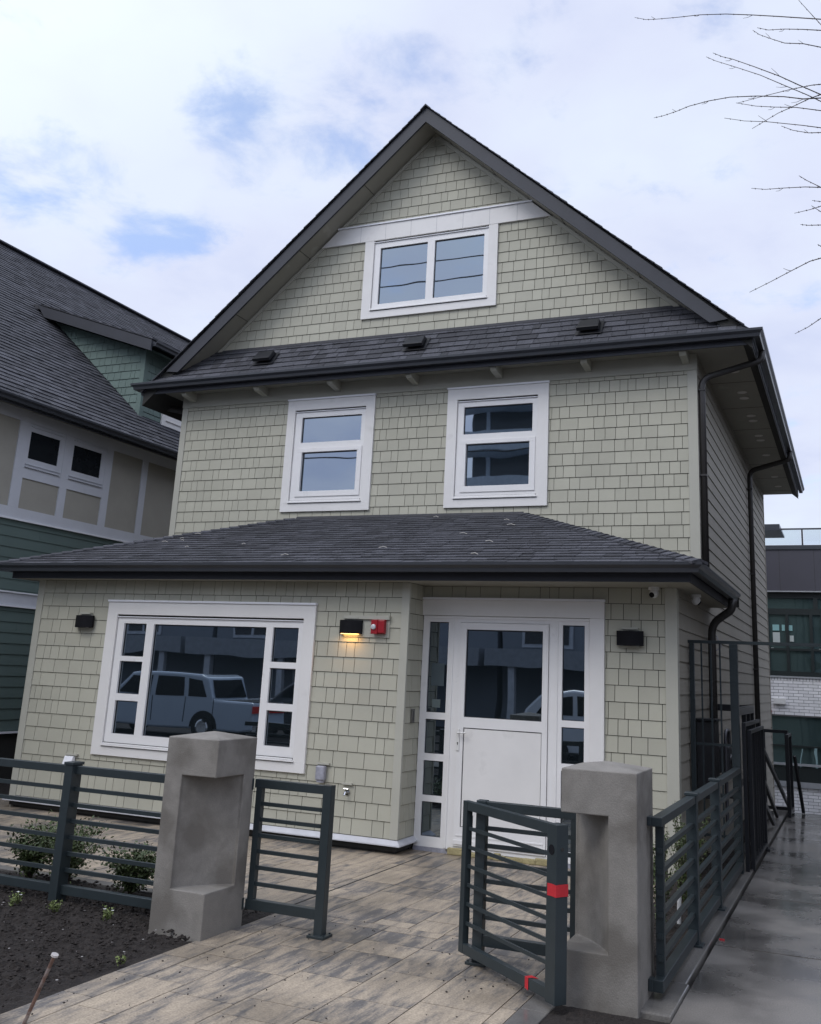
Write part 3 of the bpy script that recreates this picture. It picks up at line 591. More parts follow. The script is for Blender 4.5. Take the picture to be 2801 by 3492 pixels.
# ---------------------------------------------------------------- windows
def slab(mb, x0, x1, z0, z1, p, y0, y1): mb.box(x0, x1, p+y0, p+y1, z0, z1)
def trim_frame(mb, o, i, p, y0, y1):
    (a, b, c, d), (e_, f, g_, h) = o, i
    slab(mb, a, b, h, d, p, y0, y1); slab(mb, a, b, c, g_, p, y0, y1); slab(mb, a, e_, g_, h, p, y0, y1); slab(mb, f, b, g_, h, p, y0, y1)
def window(outer, inner, panes, p, gl, label=None, sashes=(), sill=True, cap=True, bottom_sill=None):
    f = MB(); trim_frame(f, outer, inner, p, -.034, .0); w_ = f.build('window', WHITE, house, bevel=.0015)
    if label: w_['label'] = label
    # vinyl frame with the panes cut out
    f = MB(); ii = (inner[0]+.004, inner[1]-.004, inner[2]+.004, inner[3]-.030)
    for r in rect_minus(ii, panes): slab(f, r[0], r[1], r[2], r[3], p, -.012, .035)
    fo = f.build('frame', VINYL, w_, bevel=0.0)
    f = MB(); slab(f, inner[0]+.004, inner[1]-.004, inner[3]-.028, inner[3]-.020, p, -.030, .02); f.build('head_flashing', FLASH, w_); f = MB(); slab(f, inner[0]+.004, inner[1]-.004, inner[3]-.0195, inner[3]-.0005, p, -.010, .03); f.build('head_shadow_strip', BACK, w_)  # the dark strip paints in the shadow line under the head trim
    for s_ in sashes:  # raised sash ring
        f = MB(); trim_frame(f, s_[0], s_[1], p, -.024, -.0125); f.build('sash', VINYL, w_, bevel=.002)
    if cap: f = MB(); slab(f, outer[0]-.006, outer[1]+.006, outer[3]+.001, outer[3]+.022, p, -.048, .0); f.build('drip_cap', FLASH, w_)
    if sill:
        f = MB(); zb = inner[2]; slab(f, inner[0]-.008, inner[1]+.008, zb+.002, zb+.018, p, -.052, -.004); slab(f, inner[0]+.01, inner[1]-.01, zb+.020, zb+.034, p, -.040, -.0125); f.build('sill', VINYL, w_, bevel=.002); f = MB(); slab(f, inner[0]-.004, inner[1]+.004, zb-.005, zb+.0015, p, -.040, -.0345); slab(f, inner[0]+.004, inner[1]-.004, zb+.0345, zb+.0395, p, -.022, -.0125); f.build('sill_shadow_strip', BACK, w_)  # dark strips paint in the shadow lines below and above the sill
    for q_ in panes:
        f = MB(); slab(f, q_[0]-.004, q_[1]+.004, q_[2]-.004, q_[3]+.004, p, .018, .026); f.build('pane', gl, w_)
        f = MB(); trim_frame(f, (q_[0], q_[1], q_[2], q_[3]), (q_[0]+.008, q_[1]-.008, q_[2]+.006, q_[3]-.012), p, .012, .0175); f.build('gasket', BLACKM, w_)
    return w_
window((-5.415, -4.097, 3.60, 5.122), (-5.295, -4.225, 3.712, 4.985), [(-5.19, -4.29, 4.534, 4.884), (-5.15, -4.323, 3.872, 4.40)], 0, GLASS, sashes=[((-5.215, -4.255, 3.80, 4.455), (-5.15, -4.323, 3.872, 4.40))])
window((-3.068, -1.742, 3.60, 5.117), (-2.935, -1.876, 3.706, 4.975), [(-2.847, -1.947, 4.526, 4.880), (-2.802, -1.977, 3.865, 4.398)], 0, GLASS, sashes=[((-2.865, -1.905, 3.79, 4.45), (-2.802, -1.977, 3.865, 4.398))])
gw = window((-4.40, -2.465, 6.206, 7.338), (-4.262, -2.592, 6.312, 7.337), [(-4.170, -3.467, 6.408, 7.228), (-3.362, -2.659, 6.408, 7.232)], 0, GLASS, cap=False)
q = MB(); bb = 7.348; q.prism([(XM-(GA-bb)/GS+.03, bb-.006), (XM+(GA-bb)/GS-.03, bb-.006), (XM+(GA-7.576)/GS-.03, 7.576), (XM-(GA-7.576)/GS+.03, 7.576)], 'y', -.0335, .0); q.build('gable_band', WHITE, house, bevel=.0015)
q = MB()
for x in (-4.10, -3.719, -3.342, -2.962, -2.588, -2.209, -4.48): q.box(x-.0015, x+.0015, -.0345, -.03, 7.345, 7.574)
q.build('band_seam', mat('seam_grey', (.28, .28, .3, 1), .8), house)
q = MB(); q.box(XM-1.42, XM+1.42, -.05, 0, 7.5775, 7.598); q.build('drip_cap', FLASH, house)
big = [(-6.048, -5.738, z0, z1) for z0, z1 in ((.829, 1.180), (1.253, 1.602), (1.656, 2.014))] + [(-5.635, -4.178, .829, 2.012)] + [(-4.094, -3.785, z0, z1) for z0, z1 in ((.832, 1.178), (1.249, 1.600), (1.662, 2.014))]
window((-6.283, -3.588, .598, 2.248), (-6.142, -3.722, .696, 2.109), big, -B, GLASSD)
# ---------------------------------------------------------------- door set
P = -D2
f = MB(); trim = f; f.box(-2.571, -.660, P-.040, P, 2.195, 2.353); f.box(-.800, -.661, P-.037, P, -.02, 2.194); ds = f.build('door_surround', WHITE, house, bevel=.0015)
f = MB(); f.box(-2.58, -.655, P-.055, P, 2.354, 2.374); f.build('drip_cap', FLASH, ds)
sidel = [(-2.474, -2.262, z0, z1) for z0, z1 in ((1.244, 2.13), (.852, 1.178), (.463, .786), (.088, .405))] + [(-1.073, -.855, 1.243, 2.126), (-1.073, -.855, .855, 1.182), (-1.073, -.855, .465, .790), (-1.073, -.855, .090, .408)]
LEAF_R = (-2.131, -1.205, .03, 2.132)
f = MB()
for r in rect_minus((-2.541, -.802, -.005, 2.193), sidel+[LEAF_R]): f.box(r[0], r[1], P-.012, P+.04, r[2], r[3])
f.build('door_frame', VINYL, ds)
f = MB(); f.box(-2.225, -2.200, P-.018, P-.012, .0, 2.16); f.box(-1.135, -1.115, P-.018, P-.012, .0, 2.16); f.box(-2.54, -.803, P-.02, P-.0125, 2.165, 2.19); f.build('frame_bead', VINYL, ds, bevel=.002)
for q_ in sidel:
    f = MB(); f.box(q_[0]-.003, q_[1]+.003, P+.012, P+.02, q_[2]-.003, q_[3]+.003); f.build('pane', GLASSD, ds)
    f = MB(); trim_frame(f, q_, (q_[0]+.006, q_[1]-.006, q_[2]+.005, q_[3]-.009), P, .006, .0118); f.build('gasket', BLACKM, ds)
door_g, door_p = (-2.061, -1.266, 1.218, 2.062), (-2.060, -1.263, .207, 1.119)
f = MB()
for r in rect_minus((-2.127, -1.209, .034, 2.128), [door_g, door_p]): f.box(r[0], r[1], P-.026, P+.03, r[2], r[3])
dl = f.build('door', VINYL, house); dl['label'] = 'white front door, glazed above a plain panel'
f = MB(); f.box(door_g[0]-.003, door_g[1]+.003, P+.0, P+.008, door_g[2]-.003, door_g[3]+.003); f.build('pane', GLASSD, dl)
f = MB(); trim_frame(f, door_g, (door_g[0]+.008, door_g[1]-.008, door_g[2]+.006, door_g[3]-.012), P, -.008, -.0005); f.build('gasket', BLACKM, dl)
f = MB(); f.box(door_p[0]+.009, door_p[1]-.007, P-.018, P+.01, door_p[2]+.006, door_p[3]-.009); f.box(door_p[0]-.0005, door_p[1]+.0005, P-.0, P+.02, door_p[2]-.0005, door_p[3]+.0005); pn = f.build('door_panel', WHITE, dl)
f = MB(); trim_frame(f, door_p, (door_p[0]+.008, door_p[1]-.006, door_p[2]+.005, door_p[3]-.008), P, -.012, -.0005); f.build('gasket', BLACKM, dl)
f = MB(); f.box(-2.12, -1.215, P-.034, P-.0265, .05, .09); f.box(-2.10, -1.235, P-.031, P-.0265, .125, .14); f.build('weather_bar', VINYL, dl, bevel=.002)
f = MB(); f.box(-2.125, -2.095, P-.036, P-.0265, .90, 1.10); f.tube([(-2.11, P-.03, 1.068), (-2.11, P-.066, 1.068), (-2.015, P-.07, 1.070)], .0075, 8); f.build('handle', CREAM, dl, bevel=.003)
f = MB(); f.tube([(-2.11, P-.0365, .972), (-2.11, P-.038, .972)], .007, 10); f.box(-2.113, -2.107, P-.0375, P-.0362, .952, .97); f.build('keyhole', BLACKM, dl)
f = MB(); f.box(-2.2, -1.16, P-.02, P+.04, -.02, -.003); f.build('threshold', KERB, ds)
rnd = random.Random(5); f = MB(); x = -2.17
while x < -1.15:
    ln = rnd.uniform(.04, .12); f.box(x, x+ln, P-rnd.uniform(.035, .06), P-.0135, -.045, rnd.uniform(-.008, .022)); x += ln*.93
o = f.build('foam_strip', FOAM, bevel=.008); tag(o, 'ragged yellow foam filling squeezed out under the white front door', 'foam')
f = MB(); f.box(-2.545, -2.16, P-.0125, P+.03, -.05, -.006); f.box(-1.15, -.81, P-.0125, P+.03, -.05, -.006); f.build('frame_foot', GREYP, ds)
# small signs behind the sidelight
f = MB(); f.box(-2.44, -2.30, P+.0095, P+.0115, 1.50, 1.72); f.build('notice', mat('notice_grey', (.055, .075, .085, 1), .5), ds)
f = MB(); f.box(-2.42, -2.33, P+.0095, P+.0115, 1.29, 1.37); f.build('notice', mat('notice_grey2', (.11, .14, .14, 1), .5), ds)
# ---------------------------------------------------------------- wall fixtures
def sconce(cx, cz, p, lit, label):
    t_ = thing('wall_lamp', (cx, p, cz), label, 'wall lamp', 'black half-round wall lamps')
    n = 12; poly = [(cx-.125, p-.012)] + [(cx-.125+.25*k/n, p-.012-.075*math.sin(math.pi*(.12+.76*k/n))) for k in range(n+1)] + [(cx+.125, p-.012)]
    f = MB(); f.prism(poly, 'z', cz-.067, cz+.067); f.build('lamp_body', FIXT, t_, bevel=.002)
    f = MB(); f.box(cx-.06, cx+.06, p-.016, p-.0, cz-.055, cz+.055); f.build('back_plate', FIXT, t_)
    f = MB(); f.box(cx-.09, cx+.09, p-.07, p-.02, cz-.071, cz-.0675)
    f.build('lens', mat('lit_lens', (1, .7, .35, 1), .5, emit=((1, .55, .16, 1), 5.)) if lit else mat('dark_lens', (.12, .12, .11, 1), .4), t_)
    f = MB(); f.box(cx-.075, cx+.075, p-.04, p-.001, cz+.082, cz+.100); f.box(cx-.085, cx+.085, p-.014, p-.001, cz-.09, cz+.082); f.build('mounting_block', SAGET, house)
    if lit:
        l = bpy.data.lights.new('lamp_light', 'AREA'); l.energy = .5; l.color = (1, .55, .2); l.shape = 'RECTANGLE'; l.size = .16; l.size_y = .04
        lo_ = bpy.data.objects.new('lamp_light', l); COL.objects.link(lo_); lo_.location = (cx, p-.05, cz-.078); lo_.rotation_euler = (math.radians(-12), 0, 0); lo_.parent = t_; lo_.matrix_parent_inverse = parent_inv(t_)
    return t_
sconce(-6.597, 2.02, -B-.012, False, 'unlit black wall lamp left of the big ground-floor window')
sconce(-3.163, 2.037, -B-.012, True, 'black wall lamp glowing warm yellow beside the red alarm')
sconce(-.415, 2.018, -D2-.012, False, 'unlit black wall lamp right of the white front door')
f = MB(); f.box(-3.244, -2.742, -B-.022, -B-.001, 1.94, 2.115); f.box(-3.25, -2.737, -B-.045, -B-.001, 2.116, 2.152); f.build('mounting_block', SAGET, house, bevel=.002)
t_ = thing('fire_alarm', (-2.845, -B, 2.05), 'red fire alarm horn with a clear strobe on the shingled wall', 'fire alarm')
f = MB(); f.box(-2.915, -2.775, -B-.060, -B-.023, 1.975, 2.115); f.build('back_box', RED, t_, bevel=.006)
f = MB(); f.box(-2.918, -2.846, -B-.085, -B-.0605, 1.973, 2.112); f.box(-2.8455, -2.774, -B-.078, -B-.0605, 1.985, 2.105); f.box(-2.89, -2.865, -B-.04, -B-.03, 2.116, 2.124); f.box(-2.83, -2.81, -B-.04, -B-.03, 2.116, 2.124); f.build('cover', RED, t_, bevel=.010)
f = MB(); f.tube([(-2.887, -B-.086, 2.042), (-2.887, -B-.098, 2.042), (-2.887, -B-.104, 2.042)], [.027, .025, .014], 16); f.build('strobe', mat('clear_lens', (.55, .56, .58, 1), .15), t_, smooth=False)
# covered outlet, tap, small light on the wall foot
t_ = thing('outlet_box', (-3.385, -B, .62), 'grey plastic-wrapped outlet box below the big window', 'outlet')
f = MB(); f.box(-3.44, -3.34, -B-.07, -B-.013, .555, .69); f.build('cover', GREYP, t_, bevel=.012)
f = MB(); f.box(-3.425, -3.355, -B-.055, -B-.014, .535, .555); f.build('base', GREYP, t_)
f = MB(); f.box(-3.45, -3.31, -B-.035, -B-.001, .70, .718); f.build('mounting_block', SAGET, house)
t_ = thing('garden_tap', (-3.10, -B, .46), 'small metal garden tap low on the shingled wall', 'tap')
f = MB(); f.tube([(-3.10, -B-.012, .465), (-3.10, -B-.06, .465), (-3.10, -B-.075, .44)], .012, 8); f.tube([(-3.10, -B-.013, .465), (-3.10, -B-.018, .465)], .028, 12); f.build('spout', CHROME, t_)
f = MB(); f.tube([(-3.10, -B-.045, .465), (-3.10, -B-.045, .495)], .006, 6); f.tube([(-3.125, -B-.045, .498), (-3.075, -B-.045, .498)], .007, 6); f.build('handle', CHROME, t_)
f = MB(); f.box(-3.155, -3.045, -B-.035, -B-.001, .535, .552); f.build('mounting_block', SAGET, house)
t_ = thing('meter_cover', (-6.53, -B, .5), 'small bright white hooded cover low on the wall, left of the big window', 'vent cover')
f = MB(); f.prism([(-B-.012, .56), (-B-.05, .555), (-B-.085, .455), (-B-.012, .455)], 'x', -6.62, -6.50); f.build('hood', FLASH, t_, bevel=.003)
f = MB(); f.box(-6.61, -6.51, -B-.05, -B-.013, .36, .45); f.build('outlet', SAGET, t_)
f = MB(); f.box(-6.625, -6.46, -B-.04, -B-.001, .565, .585); f.build('mounting_block', SAGET, house)
t_ = thing('mail_slot', (XC, -1.83, 1.2), 'narrow metal intercom plate on the shingled return wall beside the door', 'intercom')
f = MB(); f.box(XC+.013, XC+.026, -1.87, -1.80, 1.14, 1.27); f.build('plate', mat('plate_grey', (.16, .155, .14, 1), .4, metal=.5), t_, bevel=.002)
f = MB(); f.box(XC+.0262, XC+.028, -1.845, -1.83, 1.16, 1.25); f.build('slot', BLACKM, t_)
def camera_dome(x, y, z, d, label):
    t_ = thing('security_camera', (x, y, z), label, 'security camera', 'white security cameras under the lower eave')
    f = MB(); f.tube([(x, y, 2.489), (x, y, 2.462)], [.05, .052], 18); f.build('base', CREAM, t_, smooth=False)
    c_ = Vector((x, y, 2.432)); f = MB(); pts = []; rs = []
    for k in range(9):
        a = math.pi*k/8; pts.append(c_+Vector(d)*(-math.cos(a)*.045)); rs.append(max(.004, math.sin(a)*.045))
    f.tube(pts, rs, 16); f.build('housing', CREAM, t_, smooth=True)
    f = MB(); f.tube([c_+Vector(d)*.030, c_+Vector(d)*.048], [.026, .024], 14); f.build('lens', FIXT, t_)
camera_dome(-.175, -D2-.11, 2.4, Vector((-.35, -.8, -.45)).normalized(), 'white dome camera under the eave above the lamp by the door')
camera_dome(.10, -1.02, 2.4, Vector((.7, .3, -.6)).normalized(), 'white dome camera under the side eave near the house corner')
# conduit lever on the side wall
t_ = thing('wall_bracket', (.05, .9, 2.1), 'thin bent metal bracket sticking out of the side wall above the gate', 'bracket')
f = MB(); f.tube([(.015, 1.0, 2.22), (.03, 1.0, 2.20), (.10, .95, 2.07), (.02, .9, 2.0)], .006, 6); f.build('arm', GREYP, t_)
# pale debris on the lower roof
rnd = random.Random(12)
for i, (x, t) in enumerate([(-6.0, .60), (-6.05, .5), (-5.95, .45), (-6.15, .42), (-4.0, .12), (-3.0, .25), (-2.1, .82), (-1.95, .7), (-1.9, .35), (-1.85, .12), (-3.1, .93), (-4.9, .35), (-2.35, .52), (-5.6, .3)]):
    q = MB(); c_ = Vector((x, yE+run*t, zE+(zH-zE)*t+.022)); a = rnd.uniform(-.5, .5); ln = rnd.uniform(.02, .06)
    d = Vector((math.cos(a), math.sin(a)*.8, math.sin(a)*.3)); q.tube([c_-d*ln, c_+Vector((0, .01, .012)), c_+d*ln], .0035, 5)
    o = q.build('fallen_twig', STRAW); tag(o, ('topmost of four pale twigs near the left end of the lower roof', 'pale twig below the topmost one near the left hip', 'third pale twig down near the left hip of the lower roof', 'lowest pale twig near the left hip of the lower roof', 'pale twig just above the gutter, above the glowing lamp', 'pale twig above the gutter over the entrance recess', 'pale twig near the upper right end of the lower roof, below the right window', 'second pale twig down near the upper right end', 'pale twig halfway down the roof near the right hip', 'pale twig near the gutter close to the right hip', 'pale twig at the top of the lower roof between the windows', 'pale twig mid-roof under the left window', 'pale twig mid-roof above the front door', 'pale twig low on the roof, right of the four near the left hip')[i], 'twig', 'pale twigs on the lower roof')
# =================================================================== PILLARS
def pillar(x0, x1, y0, y1, side, label):
    """side +1: the notch is cut out of the right front corner, -1: left front corner"""
    z0, z1, z2, z3, z4 = -.10, .222, .905, 1.138, 1.176
    a, b = .265, .325   # notch extents along front and along side
    if side > 0: cx_, B1, B2 = x1, (x1-a, y0), (x1, y0+b)
    else: cx_, B1, B2 = x0, (x0+a, y0), (x0, y0+b)
    far_ = x0 if side > 0 else x1
    ring = [(far_, y0), B1, (cx_, y0), B2, (cx_, y1), (far_, y1)]
    s_ = MB(); lev = []
    # inner ring of the recess, slightly behind the face so that the arris shows as a lip
    d1 = (B1[0]+(-.0)*side, B1[1]+.022); d2 = (B2[0]-side*.022, B2[1])
    for z in (z0, z1, z2, z3): lev.append([(p[0], p[1], z) for p in ring])
    v = []; [v.extend(l) for l in lev]; n = 6; fs = []
    for k in (0, 2):
        for i in range(n): j = (i+1) % n; fs.append((k*n+i, k*n+j, (k+1)*n+j, (k+1)*n+i))
    for i in (0, 3, 4, 5): j = (i+1) % n; fs.append((n+i, n+j, 2*n+j, 2*n+i))
    # recess faces: lip1, curved back, lip2
    K_ = 6; cen = ((d1[0]+d2[0])/2, (d1[1]+d2[1])/2); nrm = Vector((far_-cx_, y1-y0)).normalized()
    lowr, upr = [n+1], [2*n+1]
    for k in range(K_+1):
        t = k/K_; bow = .018*math.sin(math.pi*t); p = (d1[0]*(1-t)+d2[0]*t+nrm.x*bow, d1[1]*(1-t)+d2[1]*t+nrm.y*bow)
        v.append((p[0], p[1], z1+.0)); lowr.append(len(v)-1); v.append((p[0], p[1], z2)); upr.append(len(v)-1)
    lowr.append(n+3); upr.append(2*n+3)
    for i in range(len(lowr)-1): fs.append((lowr[i], lowr[i+1], upr[i+1], upr[i]))
    fs.append(tuple([n+2]+lowr)); fs.append(tuple([2*n+2]+upr))
    fs.append((0, 1, 2, 3, 4, 5))
    v.append(((x0+x1)/2, (y0+y1)/2, z4)); ap = len(v)-1
    cs = [3*n, 3*n+2, 3*n+4, 3*n+5]
    fs += [(3*n, 3*n+1, ap), (3*n+1, 3*n+2, ap), (3*n+2, 3*n+3, ap), (3*n+3, 3*n+4, ap), (3*n+4, 3*n+5, ap), (3*n+5, 3*n, ap)]
    s_.add(v, fs); o = s_.build('concrete_pillar', CONC, bevel=.006); tag(o, label, 'pillar', 'concrete pillars flanking the entrance path')
    return o
pillar(-2.700, -2.300, -5.41, -4.960, 1, 'concrete pillar left of the entrance path, notched at its right front corner')
pillar(-.030, .393, -5.38, -4.930, -1, 'concrete pillar right of the entrance path, beside the open gate')
# =================================================================== FENCES
def hbars(mb, a, b, zs, w_=.014, h_=.026):
    for z in zs: mb.bar((a[0], a[1], z), (b[0], b[1], z), w_, h_)
ZB = [.17+.107*i for i in range(6)]
fl = thing('steel_fence', (-4.0, -5.13, 0), 'green-grey steel rail fence left of the left pillar', 'fence')
q = MB(); q.bar((-6.4, -5.13, .835), (-2.70, -5.13, .835), .045, .055); q.build('top_rail', STEEL, fl, bevel=.003)
q = MB(); q.bar((-6.4, -5.13, .045), (-2.70, -5.13, .045), .045, .06); q.build('bottom_rail', STEEL, fl, bevel=.003)
for z in ZB: q = MB(); q.bar((-6.4, -5.13, z), (-2.70, -5.13, z), .022, .026); q.build('rail', STEEL, fl)
for x in (-3.712, -5.35): q = MB(); q.box(x-.036, x+.036, -5.185, -5.085, -.10, .868); q.box(x-.043, x+.043, -5.192, -5.078, .868, .888); q.build('post', STEEL, fl, bevel=.003)
q = MB(); q.box(-2.725, -2.70, -5.17, -5.09, .80, .87); q.build('bracket', STEEL, fl)
fp = thing('fence_panel', (-2.0, -4.925, 0), 'fixed steel rail panel joined to the left pillar, bolted to the paving', 'fence panel', 'fixed steel panels beside the gateway')
def panel(par, xa, xb, post, sgn):
    y = -4.925
    q = MB(); q.box(min(xa, xb), max(xa, xb), y-.022, y+.022, .812, .868); q.build('top_rail', STEEL, par, bevel=.003)
    q = MB(); q.box(min(xa, xb), max(xa, xb), y-.022, y+.022, .055, .118); q.build('bottom_rail', STEEL, par, bevel=.003)
    q = MB()
    for i in range(6): z = .212+.1*i-.0; q = MB(); q.box(min(xa, xb)+.02, max(xa, xb)-.02, y-.010, y+.010, z-.012, z+.012); q.build('rail', STEEL, par)
    q = MB(); q.box(post-.031, post+.031, y-.031, y+.031, -.042, .872); q.build('post', STEEL, par, bevel=.003)
    q = MB(); q.box(post-.062, post+.062, y-.06, y+.06, -.046, -.030); [q.box(post+a-.006, post+a+.006, y+b-.006, y+b+.006, -.030, -.022) for a in (-.048, .048) for b in (-.046, .046)]; q.build('foot_plate', STEEL, par, bevel=.002)
    px_ = xa; q = MB(); q.box(px_+sgn*.035-.022, px_+sgn*.035+.022, y-.0215, y+.0215, .118, .812); q.build('stile', STEEL, par)
    q = MB(); q.box(px_-.055 if sgn > 0 else px_, px_ if sgn > 0 else px_+.055, y-.0555, y-.034, .80, .872); q.box(px_-.055 if sgn > 0 else px_, px_ if sgn > 0 else px_+.055, y-.0555, y-.034, .055, .125)
    for dx_ in (-.04, -.015):
        for z in (.84, .09): q.box(px_+sgn*dx_-.004, px_+sgn*dx_+.004, y-.060, y-.0556, z-.004, z+.004)
    q.build('bracket', STEEL, par)
panel(fp, -2.298, -1.76, -1.735, 1)
fp2 = thing('fence_panel', (-.35, -4.925, 0), 'fixed steel rail panel behind the open gate, joined to the right pillar', 'fence panel', 'fixed steel panels beside the gateway')
panel(fp2, -.032, -.64, -.655, -1)
# gate leaf, swung open towards the street
ga, gb = Vector((-.775, -4.90, 0)), Vector((.030, -5.555, 0)); gd = (gb-ga).normalized(); gn = Vector((-gd.y, gd.x, 0))
gt = thing('metal_gate', (ga.x, ga.y, 0), 'open steel rail gate swung towards the street, with red tape on it', 'gate')
def gbar(t0, t1, z0, z1, th=.04):
    q = MB(); a = ga+gd*t0; b = ga+gd*t1; vs = [(p+gn*s_*th/2)+Vector((0, 0, z)) for z in (z0, z1) for p, s_ in ((a, -1), (b, -1), (b, 1), (a, 1))]
    q.add(vs, [(3, 2, 1, 0), (4, 5, 6, 7), (0, 1, 5, 4), (1, 2, 6, 5), (2, 3, 7, 6), (3, 0, 4, 7)]); return q
GL = (gb-ga).length
gbar(.052, GL-.091, .805, .858).build('top_rail', STEEL, gt, bevel=.002); gbar(.052, GL-.091, .0, .055).build('bottom_rail', STEEL, gt, bevel=.002)
gbar(0, .05, .0, .858, .042).build('hinge_stile', STEEL, gt, bevel=.002); ls = gbar(GL-.09, GL, -.004, .862, .075).build('lock_stile', STEEL, gt, bevel=.002)
for i in range(6): z = .165+.107*i; gbar(.052, GL-.091, z-.010, z+.010, .012).build('rail', STEEL, gt)
q = MB(); hc = ga+gd*(GL-.045)-gn*.0378; q.tube([hc+Vector((0, 0, .735)), hc-gn*.002+Vector((0, 0, .735))], .026, 18); q.build('lock_hole', FIXT, ls)
q = MB(); hc = gb+gd*.001; q.tube([hc+Vector((0, 0, .74)), hc+gd*.002+Vector((0, 0, .74))], .010, 12); q.build('bolt_hole', BACK, ls)
for z in (.16, .70): q = MB(); q.tube([ga+Vector((.03, .012, z)), ga+Vector((.03, .012, z+.07))], .014, 10); q.build('hinge', STEEL, gt)
def tape(t0, t1, z0, z1, th, label):
    q = MB(); a, b = ga+gd*t0-gn*(th/2+.002), ga+gd*t1-gn*(th/2+.002); c_ = ga+gd*(t1)+gn*(th/2+.002)
    pts = [a, (a+b)/2-gn*.001, b, b+gn*.02+gd*.002, c_]
    vs = []; rnd = random.Random(3)
    for p in pts:
        dz = rnd.uniform(-.005, .005); vs += [p+Vector((0, 0, z0+dz)), p+Vector((0, 0, z1+dz))]
    q.add(vs, [(2*i, 2*i+2, 2*i+3, 2*i+1) for i in range(len(pts)-1)])
    o = q.build('red_tape', TAPE, fix=False); md = o.modifiers.new('solid', 'SOLIDIFY'); md.thickness = .001
    tag(o, label, 'tape', 'strips of red tape on the gate'); return o
tape(GL-.078, GL+.002, .508, .568, .075, 'strip of red tape wrapped round the lock side of the gate')
q = MB(); a = ga+gd*(GL-.30)-gn*.023; e1 = gd*.032
q.add([a+Vector((0, 0, .002)), a+e1+Vector((0, 0, -.004)), a+e1+Vector((0, 0, .057)), a+Vector((0, 0, .058)), a+gn*.042+gd*.004+Vector((0, 0, .058)), a+e1*2.0+gn*.046+Vector((0, 0, .0575)), a+e1*1.2+gn*.02+Vector((0, 0, .0578))], [(0, 1, 2, 3), (3, 2, 6, 5, 4)])
o = q.build('red_tape', TAPE, fix=False); md = o.modifiers.new('solid', 'SOLIDIFY'); md.thickness = .001; tag(o, 'small folded piece of red tape on the bottom rail of the gate', 'tape', 'strips of red tape on the gate')
# right fence along the walkway
fr_ = thing('steel_fence', (.445, -3, 0), 'green-grey steel rail fence on the kerb along the wet side walkway', 'fence')
XF = .448
q = MB(); q.box(XF-.03, XF+.03, -5.12, -1.02, .845, .893); q.box(.394, XF-.03, -5.12, -5.06, .845, .893); q.build('top_rail', STEEL, fr_, bevel=.003)
q = MB(); q.box(XF-.028, XF+.028, -5.12, -1.02, .01, .07); q.box(.394, XF-.028, -5.12, -5.06, .01, .07); q.build('bottom_rail', STEEL, fr_, bevel=.003)
for i in range(6): z = .16+.11*i; q = MB(); q.box(XF-.014, XF+.014, -5.05, -1.02, z-.013, z+.013); q.build('rail', STEEL, fr_)
for y in (-3.82, -2.62):
    q = MB(); q.box(XF-.036, XF+.036, y-.036, y+.036, -.03, .895); q.box(XF-.045, XF+.045, y-.045, y+.045, .895, .915); q.build('post', STEEL, fr_, bevel=.003)
    q = MB(); q.box(XF-.06, XF+.06, y-.06, y+.06, -.034, -.018); q.build('foot_plate', STEEL, fr_, bevel=.002)
q = MB(); q.box(XF-.025, XF+.02, -5.03, -4.985, .07, .845); q.build('post', STEEL, fr_)
# tall side gate frame between the house wall and the walkway
sg = thing('side_gate', (.25, -.96, 0), 'tall dark steel gate frame at the house corner, its top bar crossing the walkway', 'gate')
q = MB(); q.box(.40, .475, -1.0, -.925, -.03, 2.02); q.build('post', STEEL, sg, bevel=.003)
q = MB(); q.box(.022, .068, -1.0, -.95, -.03, 2.02); q.build('post', STEEL, sg, bevel=.003)
q = MB(); q.box(.0, 2.6, -.995, -.945, 2.021, 2.05); q.build('top_bar', STEEL, sg)
q = MB(); q.box(2.55, 2.6, -1.0, -.95, -.05, 2.02); q.build('post', STEEL, sg)
for x in (.135, .225, .31): q = MB(); q.box(x-.008, x+.008, -.98, -.965, .25, 2.02); q.build('bar', STEEL, sg)
for z in (1.07, .62, .26): q = MB(); q.box(.069, .399, -.985, -.96, z, z+.022); q.build('rail', STEEL, sg)
# lower enclosure behind
en = thing('meter_enclosure', (.25, 1, 0), 'low dark steel enclosure frame behind the tall side gate', 'enclosure')
q = MB(); q.box(.03, .46, .60, .65, 1.36, 1.43); q.box(.415, .465, -.90, .60, 1.355, 1.43); q.build('top_rail', BLACKM, en)
for (x, y) in ((.44, .62), (.44, -.2), (.03, .62), (.44, .2)): q = MB(); q.box(x-.022, x+.022, y-.022, y+.022, -.05, 1.355); q.build('post', BLACKM, en)
for z in (.1, .7): q = MB(); q.box(.41, .46, -.90, .6, z, z+.03); q.build('rail', BLACKM, en)
# utility meters
um = thing('gas_meter', (.15, .1, 0), 'dark gas meter with pipes on the side wall behind the tall gate', 'gas meter')
q = MB(); q.box(.08, .27, .0, .22, .75, 1.02); q.build('meter_box', GREYP if False else mat('meter_grey', (.05, .052, .058, 1), .45), um, bevel=.03)
q = MB(); q.tube(curve([(.1, .05, 1.0), (.1, .05, 1.25), (.1, .35, 1.25), (.1, .35, .1)]), .02, 8); q.tube(curve([(.25, .12, 1.0), (.25, .12, 1.18), (.25, -.2, 1.18), (.25, -.2, .3)]), .018, 8); q.tube([(.02, .1, .52), (.36, .1, .52)], .022, 8); q.build('pipe', mat('pipe_grey', (.09, .09, .10, 1), .35, metal=.4), um)
q = MB(); q.tube([(.26, .10, .88), (.30, .10, .88)], .06, 16); q.build('dial', CHROME, um)
eb = thing('utility_box', (.1, -.5, 0), 'dark utility cabinet against the side wall behind the tall gate', 'utility box')
